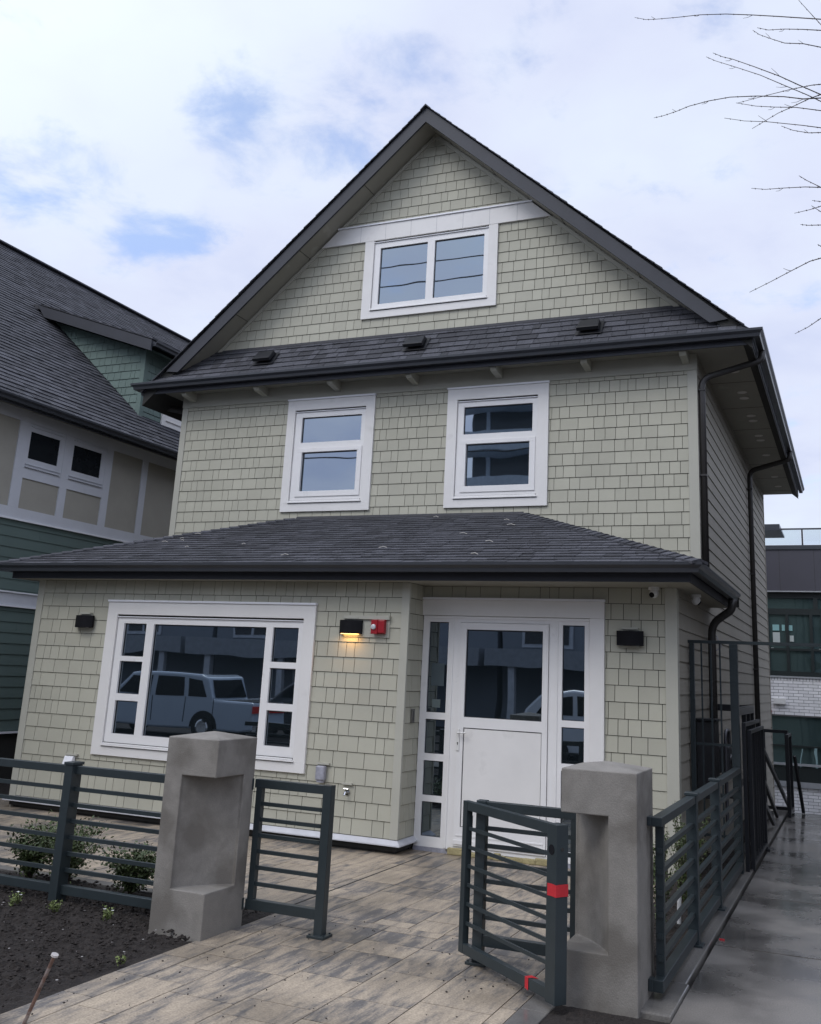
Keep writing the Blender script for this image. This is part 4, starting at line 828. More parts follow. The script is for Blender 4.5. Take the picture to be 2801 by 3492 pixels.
q = MB(); q.box(.02, .20, -.62, -.30, .55, 1.28); q.build('cabinet', mat('cabinet_dark', (.03, .03, .033, 1), .5), eb, bevel=.008)
q = MB(); q.box(.015, .22, -.64, -.28, 1.281, 1.30); q.build('lid', BLACKM, eb)
# steel frames leaning in a stack at the walkway
def frame(par_loc, p0, p1, z0, z1, tilt, label, nb=3, tk=.035, nm='spare_gate'):
    t_ = thing(nm, par_loc, label, 'steel frame', 'spare steel frames standing along the walkway')
    p0, p1 = Vector(p0), Vector(p1); tl = Vector((tilt[0], tilt[1], 0)); at = lambda p, z: Vector((p.x, p.y, z))+tl*(z-z0)
    for p in (p0, p1): q = MB(); q.bar(at(p, z0), at(p, z1), tk, tk); q.build('post', BLACKM, t_)
    for z in (z0+.05, z1-tk/2): q = MB(); q.bar(at(p0, z), at(p1, z), tk*.9, tk*.95); q.build('rail', BLACKM, t_)
    for k in range(1, nb+1): p = p0.lerp(p1, k/(nb+1)); q = MB(); q.bar(at(p, z0+.05), at(p, z1-tk), .012, .012); q.build('bar', BLACKM, t_)
    return t_
frame((.50, 0, -.05), (.50, -.85, 0), (.50, .68, 0), -.04, 1.29, (0, 0), 'tall dark steel frame nearest the tall gate post, seen nearly edge on', 6)
frame((.545, 0, -.05), (.535, -.70, 0), (.535, .70, 0), -.04, 1.22, (.0, 0), 'second dark steel frame standing against the taller one', 5)
q = MB(); q.box(.44, .58, .64, .78, -.05, -.03); q.prism([(.46, -.03), (.56, -.03), (.53, .06), (.49, .06)], 'y', .66, .76); o = q.build('base_foot', BLACKM); tag(o, 'dark metal base foot on the kerb under the steel frames', 'base foot')
for i, (a, b, lb) in enumerate([((.46, .78, 1.13), (.50, 5.1, -.04), 'longest dark steel brace sloping down towards the far frame'), ((.44, .80, .88), (.46, 3.4, .0), 'middle dark steel brace sloping down to the kerb'), ((.47, .76, .54), (.49, 2.4, .02), 'shortest dark steel brace sloping down to the kerb')]):
    q = MB(); q.bar(a, b, .035, .05); o = q.build('brace', BLACKM); tag(o, lb, 'brace', 'sloping steel braces by the walkway')
q = MB(); q.add([(.30, 1.4, .45), (.30, 3.9, .0), (.38, 3.9, -.03), (.38, 1.4, .15), (.30, 1.4, .40), (.30, 3.9, -.05), (.38, 3.9, -.06), (.38, 1.4, .10)], [(0, 1, 2, 3), (4, 5, 6, 7), (0, 1, 5, 4), (1, 2, 6, 5), (2, 3, 7, 6), (3, 0, 4, 7)]); o = q.build('tarpaulin', mat('grey_tarp', (.06, .06, .06, 1), .5, .4, 8)); tag(o, 'crumpled grey sheet lying behind the sloping braces', 'sheet')
frame((.4, 4.3, 0), (.25, 4.25, 0), (.56, 4.25, 0), -.04, 1.06, (0, 0), 'farthest dark steel frame standing where the walkway ends', 0, .045)
frame((.6, 4.4, 0), (.60, 3.7, 0), (.60, 4.4, 0), -.04, 1.02, (0, 0), 'narrow dark steel frame beside the farthest one, edge on', 1, .04)
q = MB(); q.bar((.66, 4.2, .72), (.74, 4.38, -.04), .035, .035); o = q.build('brace', BLACKM); tag(o, 'short dark bar leaning on the farthest steel frame', 'brace', 'sloping steel braces by the walkway')
# =================================================================== NEIGHBOUR HOUSE
XN = -9.6
nh = thing('neighbour_house', (-12, 2, 0), 'green house with grey shingle roof and dormer, cut off by the left edge', 'house')
q = MB(); lap(q, (XN, 0, 0), Y, Z, -6, 9, .56, 2.28, .1495, 2.067, 3); q.build('green_siding_wall', GREEN, nh, fix=False)
q = MB(); lap(q, (XN, 0, 0), Y, Z, -6, 9, 2.49, 3.50, .1495, 2.067, 4); q.build('green_siding_wall', GREEN, nh, fix=False)
q = MB(); backing(q, (XN, 0, 0), Y, Z, [(-6, -.2), (9, -.2), (9, 5.2), (-6, 5.2)]); q.build('wall_backing', BACK, nh, fix=False)
q = MB(); q.box(XN, XN+.022, -6, 9, 2.30, 2.47); q.build('lower_band', NWHITE, nh)
q = MB(); q.box(XN, XN+.045, -6, 9, 2.472, 2.492); q.box(XN, XN+.045, -6, 9, 2.275, 2.298); q.box(XN, XN+.05, -6, 9, 3.50, 3.525); q.box(XN, XN+.05, -6, 9, .535, .56); q.build('drip_cap', FLASH, nh)
q = MB(); q.box(XN, XN+.030, -6, 9, 3.527, 3.68); q.box(XN, XN+.029, -6, 9, 4.95, 5.12); q.build('upper_band', NWHITE, nh)
q = MB(); q.box(XN, XN+.010, -6, 9, 3.68, 4.95); q.build('beige_panel_wall', BEIGE, nh)
wins = [(-.42, .17), (.51, 1.10)]
for a, b in ((-.645, -.46), (.275, .425), (1.20, 1.352), (2.09, 2.232), (3.05, 3.19), (4.0, 4.14), (-1.75, -1.6), (-2.9, -2.75)): q = MB(); q.box(XN, XN+.028, a, b, 3.681, 4.949); q.build('batten', NWHITE, nh)
for a, b in ((-.46, .275), (.425, 1.20)):
    q = MB(); q.box(XN, XN+.027, a, b, 4.13, 4.28); w_ = q.build('window', NWHITE, nh)
    q = MB(); gy0, gy1 = a+.045, b-.105; q.box(XN+.0, XN+.022, a, gy0, 4.281, 4.948); q.box(XN+.0, XN+.022, gy1, b, 4.281, 4.948); q.box(XN+.0, XN+.022, gy0, gy1, 4.281, 4.43); q.box(XN+.0, XN+.022, gy0, gy1, 4.835, 4.948); q.build('frame', NWHITE, w_)
    q = MB(); q.box(XN+.0, XN+.012, gy0, gy1, 4.43, 4.835); q.build('pane', mat('dark_pane', (.016, .019, .022, 1), .08), w_)
    q = MB(); q.box(XN, XN+.05, a+.0, b-.03, 4.29, 4.305); q.box(XN, XN+.04, a+.0, b-.03, 4.335, 4.348); q.box(XN, XN+.04, a+.03, b-.06, 4.90, 4.912); q.build('sill', NWHITE, w_)
q = MB(); q.box(XN-.3, XN-.05, -6, 9, -.2, .54); q.build('foundation', BACK, nh)
# eave and roof, 0.87 slope
NS = .86; NE = (-9.13, 5.13)
q = MB(); q.box(XN, NE[0]-.03, -6, 9, 5.121, 5.14); q.build('soffit', SOFF, nh)
q = MB(); q.sweep([(NE[0]-.09, -6), (NE[0]-.09, 9)], K(5.06)); q.build('gutter', GUT, nh)
q = MB(); q.box(NE[0]-.12, NE[0]-.091, -6, 9, 5.03, 5.15); q.build('fascia', FASC, nh)
cs, sn = 1/math.hypot(1, NS), NS/math.hypot(1, NS); NL = 5.9/cs
mbn = MB(); courses(mbn, (NE[0]-.02, 0, NE[1]+.0), Y, (-cs, 0, sn), [(-4.2, 0), (15, 0), (15, NL), (-4.2, NL)], e=.135, seed=71, widths=(.12, .16, .21, .27, .33), lo=.016, hi=.001, gap=.003, vgap=.006, jitter=.010, hj=.007)
mbn.build('main_roof', ROOF, nh, fix=False)
rx, rz = NE[0]-5.9, NE[1]+5.9*NS
q = MB(); q.add([(NE[0]-.02, -4.2, NE[1]-.01), (NE[0]-.02, 15, NE[1]-.01), (rx, 15, rz-.01), (rx, -4.2, rz-.01)], [(0, 1, 2, 3)]); q.add([(rx, -4.2, rz-.01), (rx, 15, rz-.01), (rx-6, 15, rz-5.2), (rx-6, -4.2, rz-5.2)], [(0, 1, 2, 3)]); q.build('roof_deck', ROOFE, nh, fix=False)
q = MB(); q.bar((rx, -4.2, rz+.01), (rx, 15, rz+.01), .24, .03); q.build('ridge_cap', ROOF, nh)
# dormer: front cheek at Y=YD, outer wall X=XD
YD, XD = 2.24, -9.93
rz_of = lambda x: NE[1]+(NE[0]-x)*NS
q = MB(); xt = -11.75; ds_ = .342; dz = lambda x: 6.93+(-9.62-x)*ds_        # underside line of the shed roof
pd = [(XD, rz_of(XD)), (XD, dz(XD)-.02), (-12.2, dz(-12.2)-.02)]
courses(q, (0, YD, 0), X, Z, [(pd[2][0], pd[2][1]), (pd[0][0]-.075, rz_of(XD-.075)), (XD-.075, dz(XD)-.02)], e=.15, v0=5.0, widths=SHW, lo=.014, hi=.002, gap=.007, vgap=.005, seed=81); backing(q, (0, YD, 0), X, Z, [pd[2], pd[0], pd[1]])
courses(q, (XD, 0, 0), Y, Z, [(YD+.075, rz_of(XD)), (7, rz_of(XD)), (7, dz(XD)), (YD+.075, dz(XD))], [(2.82, 4.3, 5.75, 6.8)], e=.15, v0=5.0, widths=SHW, lo=.014, hi=.002, gap=.007, vgap=.005, seed=82); backing(q, (XD, 0, 0), Y, Z, [(YD, rz_of(XD)), (7, rz_of(XD)), (7, dz(XD)), (YD, dz(XD))])
dm = q.build('dormer', GREENS, nh, fix=False)
q = MB(); q.box(XD-.075, XD+.017, YD-.0175, YD, rz_of(XD)-.02, dz(XD)-.01); q.box(XD, XD+.0175, YD, YD+.075, rz_of(XD)-.02, dz(XD)-.01); q.build('corner_board', GREENS, dm)
q = MB(); q.box(XD+.0, XD+.035, 2.83, 2.99, 5.70, 6.75); q.box(XD+.0, XD+.035, 3.42, 3.60, 5.70, 6.75); q.box(XD+.0, XD+.035, 2.99, 3.42, 5.70, 6.02); q.box(XD+.0, XD+.035, 2.99, 3.42, 6.6, 6.75); q.box(XD+.03, XD+.055, 2.93, 3.5, 5.88, 5.90); wd_ = q.build('window', WHITE, dm)
q = MB(); q.box(XD+.0, XD+.015, 2.99, 3.42, 6.02, 6.6); q.build('pane', GLASS, wd_)
q = MB(); a, b = -9.60, -12.05
q.prism([(a, dz(a)-.03), (a, dz(a)+.17), (b-.35, dz(b-.35)+.17), (b-.15, dz(b-.15)-.03)], 'y', YD-.29, YD-.255); q.build('rake_board', FASC, dm)
q = MB(); q.prism([(a, dz(a)+.10), (a, dz(a)+.175), (b-.5, dz(b-.5)+.175), (b-.5, dz(b-.5)+.10)], 'y', YD-.253, 7); q.build('dormer_roof', ROOFE, dm)
q = MB(); courses(q, (a+.02, 0, dz(a)+.178), Y, (-1/math.hypot(1, ds_), 0, ds_/math.hypot(1, ds_)), [(YD-.30, 0), (7, 0), (7, 2.9), (YD-.30, 2.9)], e=.125, seed=83, widths=(.12, .16, .21, .27), lo=.02, hi=.002, gap=.002, vgap=0, hj=.007); q.build('dormer_shingles', ROOF, dm, fix=False)
q = MB(); q.add([(a, YD-.25, dz(a)), (XD, YD-.25, dz(XD)), (XD, 7, dz(XD)), (a, 7, dz(a))], [(0, 1, 2, 3)]); q.add([(a, YD-.25, dz(a)), (a, YD, dz(a)), (-12, YD, dz(-12)), (-12, YD-.25, dz(-12))], [(0, 1, 2, 3)]); q.build('dormer_soffit', GREENS, dm, fix=False)
q = MB(); q.sweep([(a, YD-.25), (a, 7)], K(dz(a)+.06)); q.build('gutter', GUT, dm)
# retaining wall and dark gap between the houses
q = MB(); q.box(-9.55, -7.9, 1.0, 1.12, -.12, .62); q.box(-9.58, -7.9, .98, 1.14, .622, .66); o = q.build('timber_wall', WOOD); tag(o, 'low dark timber wall in the gap between the two houses', 'timber wall')
# =================================================================== REAR BUILDING
rb = thing('brick_building', (3, 14, -1.4), 'building of white brick and dark panels beyond the end of the walkway', 'building'); YB = 14.
q = MB(); BZ = .0707
def bricks(mb, x0, x1, z0, z1, seed):
    rnd = random.Random(seed); z = z1-BZ; k = 0
    while z > z0-.001:
        x = x0-(.11 if k % 2 else 0)
        while x < x1: mb.add([(max(x, x0)+.004, YB-.01, z+.009), (min(x+.22, x1)-.004, YB-.01, z+.009), (min(x+.22, x1)-.004, YB-.01, z+BZ), (max(x, x0)+.004, YB-.01, z+BZ), (max(x, x0)+.004, YB, z+.009), (min(x+.22, x1)-.004, YB, z+.009), (min(x+.22, x1)-.004, YB, z+BZ), (max(x, x0)+.004, YB, z+BZ)], [(0, 1, 2, 3), (0, 4, 5, 1), (3, 2, 6, 7), (0, 3, 7, 4), (1, 5, 6, 2)]); x += .22
        z -= BZ; k += 1
bricks(q, -1.4, 5, -1.45, -.55, 2); q.build('lower_brick_wall', BRICK, rb, fix=False); q = MB(); bricks(q, -1.4, 5, 1.03, 1.82, 1)
x = -1.4
while x < 5: q.box(x+.004, x+.066, YB-.012, YB, 1.826, 1.888); x += .0707
q.build('brick_wall', BRICK, rb, fix=False)
q = MB(); q.box(-1.4, 5, YB+.001, YB+.2, 1.02, 1.89); q.box(-1.4, 5, YB+.001, YB+.2, -1.5, -.54); q.build('brick_backing', MORT, rb)
q = MB(); q.box(-1.4, 5, YB-.04, YB+.1, 1.891, 1.93); q.box(-1.4, 5, YB-.05, YB+.1, -.54, -.42); q.box(-1.4, 5, YB-.03, YB+.1, -.07, -.02); q.box(-1.4, 5, YB-.14, YB+.3, 3.885, 3.91); q.build('sill', mat('sill_grey', (.30, .31, .32, 1), .5), rb)
q = MB(); q.box(-1.4, 5, YB-.12, YB+.3, 3.911, 4.90); q.build('cladding', PANEL, rb)
q = MB(); [q.box(x-.004, x+.004, YB-.1215, YB-.11, 3.92, 4.89) for x in (-.83, -.047, .739, 1.52, 2.3)]; q.build('cladding_seam', BACK, rb)
q = MB(); q.box(-1.4, 5, YB-.15, YB+.3, 4.901, 4.98); q.build('parapet_cap', GUT, rb)
f_ = MB(); f_.box(-1.4, 5, YB+.05, YB+.08, 2.0, 3.88); f_.box(-1.4, 5, YB+.05, YB+.08, -.40, 1.02); f_.build('pane', RGLASS, rb)
q = MB(); q.box(-1.4, 5, YB-.0, YB+.07, 1.931, 2.04); q.box(-1.4, 5, YB-.0, YB+.07, 3.75, 3.884); q.box(-1.4, 5, YB, YB+.06, 3.36, 3.50); q.box(-1.4, 5, YB, YB+.06, 2.52, 2.57)
for x in (-.38, .06, .60, .85, 1.5): q.box(x-.035, x+.035, YB-.003, YB+.065, 2.04, 3.36)
for x in (.72, 1.5): q.box(x-.05, x+.05, YB-.003, YB+.065, 3.5, 3.75)
q.box(-1.4, 5, YB, YB+.06, .34, .38); q.box(-1.4, 5, YB, YB+.09, -.42, -.1); q.box(.75, .85, YB, YB+.07, -.1, 1.02); q.build('mullion', MULL, rb)
for (x0, x1, z0, z1, mm_) in ((-.27, -.12, 2.98, 3.12, TEALP), (-.06, .01, 2.98, 3.12, TEALP), (.10, .18, 2.98, 3.11, TEALP), (-.27, -.11, 2.68, 2.94, PAPER), (.11, .20, 2.73, 2.87, PAPER), (-.32, -.26, 2.53, 2.58, PAPER), (.75, .81, 2.53, 2.58, PAPER)):
    q = MB(); q.box(x0, x1, YB+.030, YB+.045, z0, z1); q.build('window_paper', mm_, rb)
q = MB(); q.box(-.30, -.03, YB-.10, YB-.012, 1.29, 1.42); o = q.build('wall_box', CREAM, bevel=.005); tag(o, 'white box light on the pale brick wall beyond the walkway', 'light')
q = MB(); q.tube([(-.42, YB-.01, 1.11), (-.42, YB-.10, 1.11)], [.07, .055], 14); o = q.build('alarm_bell', RED); tag(o, 'red alarm bell on the pale brick wall beside the house corner', 'alarm bell')
# roof glass rail
q = MB(); q.box(-1.4, 5, YB-.10, YB-.06, 5.385, 5.42); q.box(-1.4, 5, YB-.1, YB-.06, 4.981, 5.01)
for x in (-.55, .50, 1.55, 2.6): q.box(x-.02, x+.02, YB-.1, YB-.06, 5.01, 5.385)
rail = q.build('roof_railing', GUT, rb)
gm = bpy.data.materials.new('clear_glass'); gm.use_nodes = True; t = gm.node_tree; t.nodes.clear(); a_ = N(t, 'ShaderNodeBsdfTransparent'); a_.inputs[0].default_value = (.93, .97, .98, 1); b_ = N(t, 'ShaderNodeBsdfGlossy'); b_.inputs['Roughness'].default_value = .02; m_ = N(t, 'ShaderNodeMixShader', i_0=.08); o_ = N(t, 'ShaderNodeOutputMaterial'); L(t, a_.outputs[0], m_.inputs[1]); L(t, b_.outputs[0], m_.inputs[2]); L(t, m_.outputs[0], o_.inputs[0])
for a, b in ((-1.3, -.58), (-.52, .47), (.53, 1.52), (1.58, 2.5)): q = MB(); q.box(a, b, YB-.085, YB-.077, 5.02, 5.38); q.build('glass_panel', gm, rail)
q = MB(); q.box(-1.2, -.02, YB+.1, YB+1.2, 5.43, 5.56); q.box(-1.2, .02, YB+.05, YB+1.25, 5.38, 5.43); q.build('roof_canopy', GUT, rb)
q = MB(); q.box(-.62, -.50, YB+.0, YB+.1, 5.08, 5.2); q.build('roof_fitting', RED, rb, bevel=.01)
# =================================================================== PLANTS
def leaf(mb, c, d, n, ln, wd):
    d = d.normalized(); s_ = d.cross(n).normalized()
    mb.add([c, c+d*ln*.45+s_*wd, c+d*ln+n*ln*.12, c+d*ln*.45-s_*wd], [(0, 1, 2, 3)])
def shrub(name, x, y, z, h, r, nst, seed, label, lf, ln, group=None, upright=.5, per=70, cat='shrub', flowers=0, stemr=.0035):
    rnd = random.Random(seed); t_ = thing(name, (x, y, z), label, cat, group); st = MB(); lv = MB(); tips = []
    for k in range(nst):
        a = rnd.uniform(0, 6.28); rr = r*rnd.uniform(.25, 1.); hh = h*rnd.uniform(.55, 1.)
        p0 = Vector((x+rnd.uniform(-.02, .02), y+rnd.uniform(-.02, .02), z)); p3 = Vector((x+math.cos(a)*rr, y+math.sin(a)*rr, z+hh))
        p1 = p0+Vector((math.cos(a)*rr*.5*(1-upright), math.sin(a)*rr*.5*(1-upright), hh*.5))
        pts = [p0*(1-t)**2+p1*2*t*(1-t)+p3*t*t for t in [i/6 for i in range(7)]]
        st.tube(pts, [stemr*(1-.12*i) for i in range(7)], 5); tips.append(p3)
        for _ in range(per):
            t = rnd.uniform(.18, 1.) if upright < .8 else rnd.uniform(.05, 1); c = p0*(1-t)**2+p1*2*t*(1-t)+p3*t*t
            off = Vector((rnd.gauss(0, 1), rnd.gauss(0, 1), rnd.gauss(0, .6)))*r*(.13 if upright < .8 else .05)
            d = Vector((rnd.gauss(0, 1), rnd.gauss(0, 1), rnd.uniform(.0, 1.2))); n = Vector((rnd.gauss(0, .6), rnd.gauss(0, .6), 1)).normalized()
            leaf(lv, c+off, d, n, ln*rnd.uniform(.6, 1.2), ln*.32)
    st.build('stem', STEM, t_); lv.build('foliage', lf, t_, fix=False)
    if flowers:
        fl_ = MB()
        for i in range(flowers):
            c = tips[i % len(tips)]+Vector((0, 0, .012))
            for k in range(6): a = k*1.047; leaf(fl_, c, Vector((math.cos(a), math.sin(a), .15)), Vector((0, 0, 1)), .013, .005)
        fl_.build('flower', PETAL, t_, fix=False)
    return t_
SH = [(-4.42, -4.68, .37, .20, 'leafy shrub behind the left fence, cut by the left edge of the photo'), (-4.12, -4.62, .41, .22, 'biggest leafy shrub behind the left fence, left of the fence post'), (-3.45, -4.68, .33, .22, 'leafy shrub just right of the left fence post'), (-2.98, -4.75, .28, .20, 'leafy shrub behind the left fence, beside the left pillar')]
for i, (x, y, h, r, lb) in enumerate(SH): shrub('shrub', x, y, -.04, h*1.08, r*1.3, 34, 100+i, lb, LEAF, .030, 'shrubs behind the left fence', per=80)
for i, (x, y, lb, fl_) in enumerate([(-3.84, -5.40, 'tiny flowering plant at the left edge of the front soil', 2), (-3.50, -5.38, 'tiny green seedling right of the left fence post foot', 0), (-3.07, -5.36, 'tiny plant with two white flowers in front of the fence', 2)]):
    shrub('bedding_plant', x, y, -.045, .10, .055, 14, 200+i, lb, LEAFY, .014, 'small plants in the front soil', per=22, cat='plant', flowers=fl_, stemr=.0015)
shrub('bedding_plant', -2.37, -6.05, -.045, .04, .05, 8, 210, 'tiny pale green sprout at the edge of the path', LEAFY, .018, 'small plants in the front soil', per=8, cat='plant', stemr=.001)
for i, (x, y, h) in enumerate([(.20, -4.35, .62), (.18, -3.55, .66), (.22, -2.8, .80), (.18, -2.0, .62)]):
    shrub('shrub', x, y, -.03, h, .17, 24, 300+i, ('narrow upright shrub behind the side fence, nearest the right pillar', 'narrow upright shrub behind the side fence, second from the pillar', 'tallest upright shrub behind the side fence', 'narrow upright shrub behind the side fence, nearest the tall gate')[i], LEAF, .020, 'upright shrubs behind the side fence', upright=.85, per=110)
# stake
t_ = thing('metal_stake', (-2.163, -6.978, -.05), 'rusty metal stake with a pale flat head leaning in the front soil', 'stake')
q = MB(); q.tube([(-2.165, -6.985, -.10), (-2.02, -6.98, .255)], .0085, 10); q.build('shaft', RUST, t_)
q = MB(); q.tube([(-2.0195, -6.98, .256), (-2.0165, -6.98, .264)], [.018, .017], 14); q.build('head', mat('pale_metal', (.45, .42, .40, 1), .5, .1, 30), t_)
q = MB(); q.prism([(-2.36, -7.10), (-2.27, -7.08), (-2.26, -7.03), (-2.33, -7.00), (-2.37, -7.03)], 'z', -.05, .03); o = q.build('wood_offcut', PALEW, bevel=.006); tag(o, 'pale orange wood offcut at the bottom left corner', 'offcut')
# white marker stake behind the side fence
q = MB(); q.tube([(.255, -3.25, -.08), (.262, -3.25, .16)], .015, 12); q.tube([(.262, -3.25, .16), (.264, -3.25, .185)], [.018, .006], 12); o = q.build('marker_peg', CREAM); tag(o, 'white plastic peg standing behind the side fence', 'peg')
q = MB(); q.box(.565, .60, -3.50, -3.485, -.05, -.043); o = q.build('tape_scrap', TAPE); tag(o, 'tiny scrap of red tape on the walkway by the kerb', 'tape scrap')
# drain puddle patch
# =================================================================== TREE (only twigs reach into the picture)
def ray_pt(u, v, y):
    u_, v_ = (u-1505.668)/3309.166, -(v-1459.816)/3309.166; d = CR*u_+CU*v_+CF; t = (y-CP.y)/d.y; return CP+d*t
TW = [([(117, 107), (185, 120), (245, 118), (380, 106), (515, 91), (675, 86), (840, 92), (1000, 101), (1259, 118)], -4.6), ([(1120, 0), (1185, 72), (1259, 152)], -4.3),
      ([(868, 170), (935, 184), (1035, 178), (1140, 180), (1259, 186)], -4.8), ([(840, 185), (880, 212), (950, 237), (1035, 264), (1150, 268), (1259, 290)], -4.4),
      ([(596, 324), (655, 348), (715, 362), (850, 409), (1005, 467), (1125, 522), (1259, 580)], -5.0), ([(555, 348), (612, 373), (735, 411), (885, 460), (1050, 530), (1170, 580), (1259, 622)], -4.2),
      ([(235, 722), (295, 708), (370, 683), (450, 650), (570, 618), (700, 595), (865, 588), (1030, 592), (1150, 606), (1259, 600)], -4.9), ([(738, 630), (860, 650), (975, 656), (1105, 658), (1259, 678)], -4.5),
      ([(745, 632), (870, 598), (1070, 548), (1200, 522), (1259, 516)], -4.7), ([(666, 723), (790, 741), (930, 746), (1145, 768), (1259, 783)], -4.3), ([(836, 788), (995, 693), (1080, 655), (1185, 605), (1259, 578)], -5.1),
      ([(1015, 772), (1085, 798), (1180, 814), (1259, 812)], -4.6), ([(832, 1153), (915, 1160), (1025, 1152), (1160, 1145), (1259, 1148)], -4.4), ([(1123, 1076), (1170, 1105), (1259, 1148)], -4.8),
      ([(1095, 1306), (1190, 1284), (1259, 1262)], -4.5), ([(1133, 1375), (1180, 1380), (1259, 1378)], -4.7), ([(1203, 1228), (1259, 1235)], -4.3), ([(1200, 1260), (1259, 1298)], -4.9), ([(820, 1790), (950, 1725), (1075, 1659), (1190, 1600), (1259, 1580)], -4.8), ([(1098, 2044), (1180, 2002), (1259, 1948)], -4.4), ([(1238, 1498), (1259, 1508)], -4.5)]
tr = thing('bare_tree', (4.9, -4.4, -.06), 'bare leafless tree whose thin twigs reach in at the upper right edge', 'tree')
q = MB(); q.tube([(4.9, -4.4, -.2), (4.85, -4.4, 1.2), (4.95, -4.45, 2.8), (4.9, -4.5, 4.6), (5.0, -4.4, 6.6), (4.95, -4.4, 8.6)], [.13, .11, .095, .07, .045, .015], 12); q.build('trunk', STEM, tr, smooth=True)
limbs = [(2.3, 3.9, 3.3), (2.9, 3.8, 4.4), (3.6, 3.9, 5.2), (4.2, 3.8, 6.0), (4.9, 3.9, 6.8), (5.6, 4.0, 7.6)]
for i, (zb, xe, ze) in enumerate(limbs):
    yy = -4.3-.25*(i % 3); q = MB(); q.tube([(4.9, -4.42, zb), (4.5, (yy-4.4)/2, (zb+ze)/2), (xe, yy, ze)], [.04, .028, .012], 8); q.build('limb', STEM, tr, smooth=True)
rnd = random.Random(8)
for pts, yy in TW:
    P3 = [ray_pt(2100+a*.5568, b*.5568, yy+.12*math.sin(i*1.3)) for i, (a, b) in enumerate(pts)]
    last = P3[-1]; z_t = last.z-.45; best = min(limbs, key=lambda l: abs(l[2]-z_t)); k = rnd.uniform(.2, .7)
    dirn = (P3[-1]-P3[-2]).normalized(); mid = last+dirn*.35
    end = Vector((best[1]+(4.9-best[1])*k, -4.4, best[2]+(best[0]-best[2])*k)); full = P3+[mid, (mid+end)/2+Vector((0, 0, -.05)), end]
    n = len(full); q = MB(); q.tube(full, [.0016+.0032*(i/(n-1))**1.0 if i < len(P3) else .006+.003*(i-len(P3)) for i in range(n)], 5)
    for i in range(len(P3)-1):
        for tt in (.3, .8): c = P3[i].lerp(P3[i+1], tt); q.tube([c+Vector((0, 0, -.004)), c+Vector((-.004, 0, .006))], [.0035, .0015], 5)
    for i in range(2, len(P3)-1, 2):
        c = P3[i]; dr = (P3[i]-P3[i+1]).normalized()+Vector((0, 0, rnd.choice((-.5, .5)))); ln = rnd.uniform(.03, .09); q.tube([c, c+dr*ln*.6, c+dr*ln+Vector((-.01, 0, .01))], [.0022, .0016, .001], 4)
    q.build('twig', STEM, tr)
# =================================================================== ACROSS THE STREET (seen only in the window reflections)
TRUCKP = mat('truck_paint', (.50, .57, .66, 1), .25, .03, 2, coat=1.); CARW = mat('white_car_paint', (.70, .74, .80, 1), .25, .02, 2, coat=1.); TYRE = mat('tyre', (.012, .012, .012, 1), .8)
DGL = mat('car_glass', (.01, .012, .014, 1), .05)
def wheel(par, x, y, r=.30):
    q = MB(); q.tube([(x, y-.1, r-.15), (x, y+.112, r-.15)], r, 22); w_ = q.build('wheel', TYRE, par)
    q = MB(); q.tube([(x, y+.113, r-.15), (x, y+.125, r-.15)], [r*.62, r*.5], 16); q.build('rim', CHROME, w_)
def vehicle(name, label, cat, x0, yn, prof, glassp, paint, wheels, w_=1.5, lamp=None):
    t_ = thing(name, (x0, yn-w_/2, -.15), label, cat)
    q = MB(); q.prism([(x0+a, b) for a, b in prof], 'y', yn-w_, yn); q.build('body', paint, t_, bevel=.05)
    for gp_ in glassp: q = MB(); q.prism([(x0+a, b) for a, b in gp_], 'y', yn-w_-.006, yn+.006); q.build('side_window', DGL, t_)
    for a in wheels:
        wheel(t_, x0+a, yn-.06)
        wheel(t_, x0+a, yn-w_+.06)
    if lamp: q = MB(); q.box(x0+lamp[0], x0+lamp[1], yn-w_*.95, yn+.01, lamp[2], lamp[3]); q.build('tail_light', mat('tail_red', (.5, .02, .02, 1), .3, emit=((1, .1, .05, 1), .05)), t_)
    return t_
vehicle('pickup_truck', 'pale blue-grey pickup truck parked across, seen mirrored in the big ground-floor window', 'truck', -16.6, -12.9,
        [(0, .10), (0, .62), (.15, .74), (1.1, .80), (1.75, 1.34), (2.0, 1.39), (3.75, 1.37), (3.95, 1.31), (4.12, .80), (5.25, .78), (5.28, .15), (4.9, .10)],
        [[(1.32, .84), (1.80, 1.28), (2.35, 1.30), (2.35, .84)], [(2.5, .84), (2.5, 1.29), (3.25, 1.28), (3.25, .84)], [(3.38, .84), (3.38, 1.27), (3.78, 1.24), (3.95, .84)]], TRUCKP, (.9, 3.9), 1.5, (5.24, 5.3, .55, .70))
pk = bpy.data.objects['pickup_truck']
q = MB(); [q.box(-16.6+a, -16.6+a+.012, -12.902, -12.892, .25, .83) for a in (1.25, 2.42, 3.30, 4.14)]; q.build('door_seam', DGL, pk)
for a in (.9, 3.9):
    q = MB(); n = 12; q.prism([(-16.6+a+.40*math.cos(math.pi*k/n), .14+.40*math.sin(math.pi*k/n)) for k in range(n+1)], 'y', -12.93, -12.893); q.build('wheel_arch', TYRE, pk)
q = MB(); q.add([(-16.6+3.975, -14.25, 1.26), (-16.6+3.975, -13.05, 1.26), (-16.6+4.135, -13.0, .84), (-16.6+4.135, -14.3, .84)], [(0, 1, 2, 3)]); q.build('rear_window', DGL, pk)
q = MB(); q.box(-12.4, -11.4, -14.25, -13.05, .79, .795); q.build('cargo_bed', TYRE, pk)
q = MB(); q.box(-11.34, -11.22, -14.35, -12.95, .15, .30); q.build('bumper', CHROME, pk)
q = MB(); q.box(-13.25, -13.0, -13.2, -12.95, 1.22, 1.26); o_ = q.build('brake_light', mat('brake_red', (.6, .05, .03, 1), .3, emit=((1, .15, .08, 1), 3.)), bpy.data.objects['pickup_truck'])
